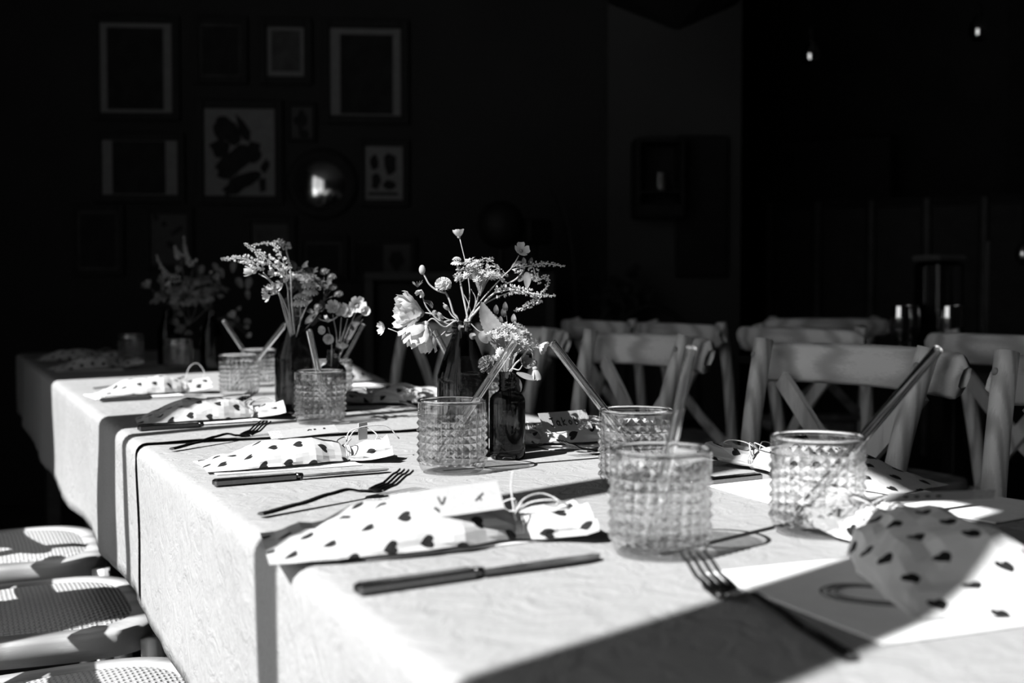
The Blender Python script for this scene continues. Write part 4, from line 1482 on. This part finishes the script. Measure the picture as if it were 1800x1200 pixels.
# next table with its things
t = empty('dark_table', (3.18, 2.55, 0)); tag(t, 'dark table of the next row behind the chairs', 'table')
b = MB(); b.box((0, 0, .735), (1.12, 2.1, .03), None, False, .005); b.build('table_top', M['wood_dark'], t)
for sx in (-1, 1):
    for sy in (-1, 1):
        b = MB(); b.box((sx * .42, sy * .95, .36), (.06, .06, .72), None, False, .004); b.build('leg', M['wood_dark'], t)

# ------------------------------------------------------------------ picture wall
def picture(px0, py0, px1, py1, label, fw=.035, mat_b=None, inner=None, mat_m='mat_board', mat_i='print_dark', art=None):
    a, c = W(px0, py1), W(px1, py0)
    w = (Vector((c.x, c.y, 0)) - Vector((a.x, a.y, 0))).length
    h = c.z - a.z
    mid = (a + c) / 2
    o = empty('picture_frame', mid + WN * .004, math.atan2(WDIR.y, WDIR.x))
    tag(o, label, 'picture', 'framed pictures on the dark wall')
    s = mid.dot(FWD) / FPX
    # local x along wall, z up, -y towards the room
    b = MB()
    for dx, dz, sx, sz in ((-(w - fw) / 2, 0, fw, h), ((w - fw) / 2, 0, fw, h), (0, (h - fw) / 2, w - 2 * fw, fw), (0, -(h - fw) / 2, w - 2 * fw, fw)):
        b.box((dx, -.014, dz), (sx, .028, sz), None, False, .003)
    b.build('frame', M['frame'], o)
    b = MB(); b.box((0, -.006, 0), (w - 2 * fw, .004, h - 2 * fw)); b.build('mat_board', M[mat_m], o)
    if inner:
        x0, y0, x1, y1 = inner
        u = lambda px: (px - (px0 + px1) / 2) * s
        v = lambda py: ((py0 + py1) / 2 - py) * s
        b = MB(); b.box(((u(x0) + u(x1)) / 2, -.009, (v(y0) + v(y1)) / 2), (abs(u(x1) - u(x0)), .003, abs(v(y0) - v(y1)))); b.build('print', M[mat_i], o)
    if art:
        u = lambda px: (px - (px0 + px1) / 2) * s
        v = lambda py: ((py0 + py1) / 2 - py) * s
        k = 0
        b = MB()
        for poly in art:
            k += 1
            Mx = Matrix.Translation((0, -.0084, 0)) @ Matrix.Rotation(math.pi / 2, 4, 'X')
            b.prism([(u(x), v(y)) for x, y in poly], -.0006 * (1 + .01 * k), .0006 * (1 + .01 * k), Mx)
        b.build('print', M['print_dark'], o)
    return o
def blob(cx, cy, rx, ry, rot=0, n=14, seed=1, rough=.18):
    q = random.Random(seed)
    out = []
    for i in range(n):
        a = 2 * math.pi * i / n
        k = 1 + q.uniform(-rough, rough)
        x, y = rx * k * math.cos(a), ry * k * math.sin(a)
        out.append((cx + x * math.cos(rot) - y * math.sin(rot), cy + x * math.sin(rot) + y * math.cos(rot)))
    return out
picture(165, 30, 316, 212, 'large upright picture with pale mat at top left of the wall', .034, None, (191, 51, 287, 192))
picture(340, 32, 436, 148, 'small all-dark picture, second in the top row', .03, None, (356, 48, 420, 132), 'print_mid', 'print_dark')
picture(456, 35, 549, 150, 'small picture with bright narrow mat, third in the top row', .038, None, (478, 55, 528, 126), 'mat_board', 'print_mid')
picture(566, 38, 718, 218, 'large upright picture with wide pale mat at right of the top row', .038, None, (599, 63, 690, 200))
picture(346, 178, 498, 359, 'pale sheet with dark leafy plant print in the middle of the wall', .038, None, None, 'mat_board', None,
        [blob(400, 230, 26, 20, .9, 16, 2, .2), [(415, 201), (430, 215), (441, 232), (440, 250), (428, 246), (420, 226)], blob(388, 262, 18, 16, .3, 14, 3, .25),
         blob(412, 285, 36, 22, -.5, 18, 4, .25), blob(446, 268, 14, 16, .2, 12, 5, .3), blob(424, 322, 34, 14, -.5, 16, 6, .25), blob(466, 292, 8, 14, .3, 10, 7, .3), blob(461, 325, 7, 14, .1, 10, 8, .3)])
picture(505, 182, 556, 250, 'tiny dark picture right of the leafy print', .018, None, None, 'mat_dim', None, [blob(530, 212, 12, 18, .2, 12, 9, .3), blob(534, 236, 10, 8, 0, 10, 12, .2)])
picture(168, 235, 326, 356, 'wide dark picture with pale side strips, under the top left one', .034, None, (200, 249, 291, 341), 'mat_board', 'print_dark')
picture(630, 247, 719, 363, 'small picture with four dark motifs at the right of the wall', .030, None, None, 'mat_board', None,
        [blob(658, 285, 9, 13, 0, 10, 13, .25), blob(686, 288, 12, 18, 0, 10, 14, .25), blob(661, 320, 8, 14, 0, 10, 15, .2), blob(685, 325, 12, 9, 0, 10, 16, .2), [(648, 338), (699, 338), (699, 343), (648, 343)]])
picture(126, 360, 220, 486, 'barely visible dark picture at lower left of the wall', .03, None, (142, 376, 204, 470), 'print_mid', 'print_dark')
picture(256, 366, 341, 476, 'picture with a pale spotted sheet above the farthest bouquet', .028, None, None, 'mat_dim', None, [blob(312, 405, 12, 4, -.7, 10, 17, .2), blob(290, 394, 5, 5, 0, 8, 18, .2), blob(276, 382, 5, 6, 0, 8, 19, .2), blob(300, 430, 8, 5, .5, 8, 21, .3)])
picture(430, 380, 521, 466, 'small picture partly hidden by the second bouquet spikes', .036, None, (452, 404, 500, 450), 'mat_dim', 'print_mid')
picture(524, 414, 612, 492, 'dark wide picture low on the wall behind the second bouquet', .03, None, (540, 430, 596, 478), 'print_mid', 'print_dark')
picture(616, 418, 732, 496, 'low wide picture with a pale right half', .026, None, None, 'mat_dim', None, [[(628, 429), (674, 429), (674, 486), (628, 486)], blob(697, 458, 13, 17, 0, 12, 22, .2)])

# round convex mirror
c = W(567, 324)
o = empty('round_mirror', c + WN * .004, math.atan2(WDIR.y, WDIR.x))
tag(o, 'round dark-rimmed convex mirror reflecting the sunlit table', 'mirror')
A = Matrix.Rotation(math.pi / 2, 4, 'X')
b = MB(); b.lathe([(.10, .0), (.165, .0), (.166, .012), (.155, .026), (.135, .030), (.118, .022), (.105, .016), (.10, .0)], 48, A); b.build('rim', M['frame'], o)
b = MB(); b.lathe([(.106 * math.sin(i / 12 * .42) / math.sin(.42), .014 + .26 * (math.cos(i / 12 * .42) - math.cos(.42))) for i in range(12, -1, -1)], 40, A); b.build('mirror_glass', M['mirror'], o)

# ------------------------------------------------------------------ things on the pale pier
def wallbox(name, px0, py0, px1, py1, depth, off, mat, label=None, cat=None, parent=None, cut=None):
    a, c = W(px0, py1, off), W(px1, py0, off)
    w = (Vector((c.x, c.y, 0)) - Vector((a.x, a.y, 0))).length
    h = c.z - a.z
    mid = (a + c) / 2 + WN * depth / 2
    b = MB(); b.box((0, 0, 0), (w, depth, h), None, False, .006)
    o = b.build(name, M[mat])
    o.location = mid; o.rotation_euler = (0, 0, math.atan2(WDIR.y, WDIR.x))
    if label: tag(o, label, cat)
    return o, w, h
# open wall box with a glass in it
a, c = W(1108, 385, .16), W(1192, 250, .16)
w = (Vector((c.x - a.x, c.y - a.y, 0))).length; h = c.z - a.z
o = empty('wall_cabinet', (a + c) / 2 + WN * .002, math.atan2(WDIR.y, WDIR.x))
tag(o, 'dark open wall cabinet on the pale pier, glint of glass inside', 'cabinet')
dp = .16
for nm, cx, cz, sx, sz in (('side_panel', -w / 2 + .01, 0, .02, h), ('side_panel', w / 2 - .01, 0, .02, h), ('top_panel', 0, h / 2 - .01, w - .04, .02), ('bottom_panel', 0, -h / 2 + .03, w - .04, .06)):
    b = MB(); b.box((cx, -dp / 2, cz), (sx, dp, sz), None, False, .003); b.build(nm, M['black'], o)
b = MB(); b.box((0, -.006, 0), (w - .02, .01, h - .02)); b.build('back_panel', M['black'], o)
b = MB(); b.box((0, -dp / 2, -h * .18), (w - .042, dp - .02, .012)); b.build('shelf', M['black'], o)
gb = MB(); gb.lathe([(.0005, 0), (.026, 0), (.030, .004), (.032, .085), (.0305, .086), (.028, .008), (.0005, .007)], 24)
go = gb.build('drinking_glass', M['glass'])
q = W(1153, 319, .16) + WN * .09
go.location = (q.x, q.y, (a.z + c.z) / 2 - h * .18 + .0065)
tag(go, 'small glass glinting inside the dark wall cabinet', 'glass')
wallbox('menu_board', 1186, 240, 1278, 487, .03, .165, 'black', 'tall black board hanging on the pale pier beside the cabinet', 'board')

# pointed pendant lantern, only its lower tip in view
q = P(1190, 52, 4.4)
o = empty('pendant_lantern', (q.x, q.y, q.z)); tag(o, 'dark pointed pendant lantern, tip hanging into the top of the picture', 'lamp')
b = MB(); b.lathe([(.006, 0), (.26, .115), (.30, .16), (.10, .36), (.02, .40)], 8, None, False); b.build('shade', M['black'], o)
b = MB(); b.tube(((0, 0, .39), (0, 0, CEIL - q.z)), .006, 8); b.build('cord', M['black'], o)

# clear bulbs hung in the dark room
for i, (px, py) in enumerate(((1425, 97), (1720, 54))):
    q = P(px, py, 6.2)
    lab = ('hanging clear bulb glinting in the dark, the left one', 'hanging clear bulb glinting in the dark, the right one')[i]
    o = empty('pendant_bulb', (q.x, q.y, q.z)); tag(o, lab, 'lamp', 'bulbs hanging in the dark room')
    b = MB(); b.lathe([(.0005, -.055), (.025, -.050), (.045, -.028), (.050, 0), (.042, .030), (.022, .060), (.016, .075)], 24); b.build('bulb', M['chrome'], o)
    b = MB(); b.lathe([(.019, .07), (.020, .13), (.008, .14), (.0005, .14)], 16); b.build('socket', M['black'], o)
    b = MB(); b.tube(((0, 0, .13), (0, 0, CEIL - q.z)), .004, 6); b.build('cord', M['black'], o)

# bar at the back of the dark room
D8 = 8.0
def at8(px, py, d): return P(px, py, d)
a, c = at8(1345, 640, 7.5), at8(1830, 640, 6.9); a.z = c.z = 0
ax = (c - a).normalized(); rz = math.atan2(ax.y, ax.x); ln = (c - a).length
o = empty('tall_cupboard', a, rz); tag(o, 'dark panelled cupboard front behind the chairs at right', 'cupboard')
b = MB(); b.box((ln / 2, .22, .78), (ln, .40, 1.56)); b.build('body', M['wall_dark'], o)
npan = 5
for i in range(npan):
    b = MB(); b.box(((i + .5) * ln / npan, .005, .80), (ln / npan - .05, .03, 1.42), None, False, .006); b.build('door', M['bar_panel'], o)
for i in range(npan + 1):
    b = MB(); b.box((min(max(i * ln / npan, .02), ln - .02), -.004, .78), (.035, .04, 1.54), None, False, .004); b.build('stile', M['bar_trim'], o)
q = at8(1440, 300, 7.9)
b = MB(); b.box((0, 0, 0), (.92, .06, .42), None, False, .01); o = b.build('notice_board', M['black']); o.location = q; o.rotation_euler = (0, 0, rz)
tag(o, 'black rectangular board hanging high in the dark room', 'board')

# things on the next table: goblets, jar, candle
def goblet(px, py, d, label):
    q = P(px, py, d); q.z = .7505
    b = MB(); b.lathe([(.0005, 0), (.032, .001), (.034, .004), (.006, .010), (.0045, .060), (.008, .070), (.026, .085), (.034, .110), (.034, .150), (.031, .185), (.0298, .185), (.032, .150), (.031, .112), (.022, .090), (.0005, .080)], 28)
    o = b.build('goblet', M['glint_glass']); o.location = q
    tag(o, label, 'goblet', 'goblets on the dark table')
M['glint_glass'] = simple('mirrored_glint_glass', .9, .05, 1.0, .5, .05, 5)  # mirror finish stands in for window glints on plain glass
goblet(1583, 560, 3.75, 'shiny goblet with a bright streak, left of the two in the dark')
goblet(1668, 560, 3.75, 'shiny goblet with a bright streak, right of the two in the dark')
goblet(1600, 560, 4.05, 'dim goblet behind the left shiny one')
goblet(1684, 560, 4.05, 'dim goblet behind the right shiny one')
q = P(1650, 490, 4.3); q.z = .7505
s8 = 4.3 / FPX
o = empty('storage_jar', q); tag(o, 'large square glass jar with a pale lid in the dark at right', 'jar')
b = MB(); b.box((0, 0, .17), (.13, .13, .34), frame_to(UP), False, .012); b.build('jar_body', M['brown'], o)
b = MB(); b.box((0, 0, .352), (.135, .135, .022), None, False, .006); b.build('lid', M['bar_trim'], o)
q = P(1735, 560, 4.1); q.z = .7505
o = empty('candle_stick', q); tag(o, 'tall thin candle standing in the dark at far right', 'candle')
b = MB(); b.lathe([(.0005, 0), (.04, .001), (.04, .006), (.012, .014), (.012, .04), (.0005, .041)], 20); b.build('holder', M['black'], o)
b = MB(); b.lathe([(.009, .04), (.0085, .40), (.002, .405)], 14); b.build('candle', M['mat_dim'], o)
q = P(1799, 447, 4.6)
o = empty('wall_sconce', q); tag(o, 'bright glint of a polished fitting at the right picture edge', 'lamp')
b = MB(); b.ball((0, 0, 0), .03, 16, 10, (1, 1, 1.4)); b.build('globe', M['chrome'], o)
b = MB(); b.tube(((0, 0, .03), (0, 0, CEIL - q.z)), .005, 6); b.build('cord', M['black'], o)

# small dark chair farther back
o = copy_tree(chair0); pp = P(1420, 600, 5.0); o.location = (pp.x, pp.y, 0); o.rotation_euler = (0, 0, math.radians(64)); tag(o, 'faint small chair back far behind the bold grained rail', 'chair', GB)

# ------------------------------------------------------------------ dark things before the picture wall
q = P(880, 395, 4.75)
o = empty('globe_lamp', (q.x, q.y, 0)); tag(o, 'dark round lamp shade silhouetted behind the central bouquet', 'lamp')
b = MB(); b.ball((0, 0, q.z), .095, 20, 12); b.build('shade', M['black'], o)
b = MB(); b.lathe([(.0005, 0), (.12, 0), (.12, .015), (.012, .03), (.012, q.z - .09), (.0005, q.z - .09)], 16); b.build('stand', M['black'], o)
q = P(940, 408, 5.30)
SB = P(640, 478, 5.15).z + .001
o = empty('speaker_stand', (q.x, q.y, SB)); tag(o, 'dark box on a short stand on the sideboard, right of the round lamp shade', 'speaker')
b = MB(); b.box((0, 0, q.z - SB), (.12, .12, .11), None, False, .01); b.build('box', M['black'], o)
b = MB(); b.lathe([(.0005, 0), (.06, 0), (.06, .012), (.012, .025), (.012, q.z - SB - .05), (.0005, q.z - SB - .05)], 14); b.build('stand', M['black'], o)
f5 = lambda x, y, d=5.33: P(x, y, d)
o = empty('potted_plant', (f5(1085, 522).x, f5(1085, 522).y, 0)); tag(o, 'dark bushy potted plant with one long arching blade', 'plant')
base = Vector((f5(1085, 522).x, f5(1085, 522).y, 0))
def loc(v): return Vector(v) - base
b = MB(); b.lathe([(.0005, 0), (.12, 0), (.15, .30), (.14, .30), (.0005, .27)], 20); b.build('pot', M['black'], o)
b = MB(); b.tube(((0, 0, .27), loc(f5(1085, 560))), .012, 8); b.build('trunk', M['black'], o)
for i in range(60):
    px_, py_ = rnd.gauss(1092, 24), rnd.gauss(528, 17)
    d = 5.33 + rnd.uniform(-.06, .06)
    e = (px_ + rnd.uniform(-22, 22), py_ + rnd.uniform(-18, 22))
    lp = leaf_part(o, (loc(f5(px_, py_, d)), loc(f5((px_ + e[0]) / 2, (py_ + e[1]) / 2 - 4, d)), loc(f5(e[0], e[1], d))), rnd.uniform(.03, .06), 'black', 0, None, 'leaf', 7)
leaf_part(o, [loc(f5(*p)) for p in ((1012, 560), (1008, 480), (998, 410), (984, 360), (960, 322))], .022, 'black', 0, None, 'blade', 20)
leaf_part(o, [loc(f5(*p)) for p in ((1010, 490), (1030, 482), (1060, 500), (1085, 515))], .02, 'black', 0, None, 'blade', 14)
# bentwood chair
q = f5(1150, 560, 4.95)
o = empty('bentwood_chair', (q.x, q.y, 0), -YAW); tag(o, 'dark bentwood chair with a hooped back before the pale pier', 'chair')
top = f5(1150, 538, 4.95).z
b = MB(); b.tube(spline([(-.19, .0, .45), (-.19, .06, .62), (-.155, .09, top - .10), (0, .10, top), (.155, .09, top - .10), (.19, .06, .62), (.19, 0, .45)], 40), .014, 10); b.build('back_hoop', M['black'], o)
b = MB(); b.tube(spline([(-.11, .0, .45), (-.11, .06, .62), (-.09, .08, top - .14), (0, .085, top - .07), (.09, .08, top - .14), (.11, .06, .62), (.11, 0, .45)], 36), .011, 10); b.build('inner_hoop', M['black'], o)
b = MB(); b.lathe([(.0005, .455), (.19, .46), (.205, .45), (.205, .43), (.19, .425), (.0005, .425)], 32, Matrix.Translation((0, -.18, 0))); b.build('seat', M['black'], o)
for sx, sy in ((-1, 0), (1, 0), (-1, 1), (1, 1)):
    b = MB(); b.tube(((sx * .15, -.05 - .26 * sy, .43), (sx * .19, -.01 - .34 * sy, 0)), [.016, .011], 10); b.build('leg', M['black'], o)
# pale-edged sideboard under the pictures
a, c = P(640, 478, 5.15), P(976, 478, 5.15)
ax = Vector((c.x - a.x, c.y - a.y, 0)); ln = ax.length; rz = math.atan2(ax.y, ax.x)
hz = a.z
o = empty('sideboard', (a.x, a.y, 0), rz); tag(o, 'low sideboard with pale edges behind the bouquets', 'sideboard')
for nm, cx, cz, sx, sz in (('top_panel', ln / 2, hz - .018, ln, .036), ('side_panel', .02, (hz - .036) / 2, .04, hz - .036), ('side_panel', ln - .02, (hz - .036) / 2, .04, hz - .036)):
    b = MB(); b.box((cx, .14, cz), (sx, .28, sz), None, False, .004); b.build(nm, M['mat_dim'], o)
b = MB(); b.box((ln / 2, .16, (hz - .04) / 2), (ln - .085, .2, hz - .05)); b.build('front_panel', M['black'], o)
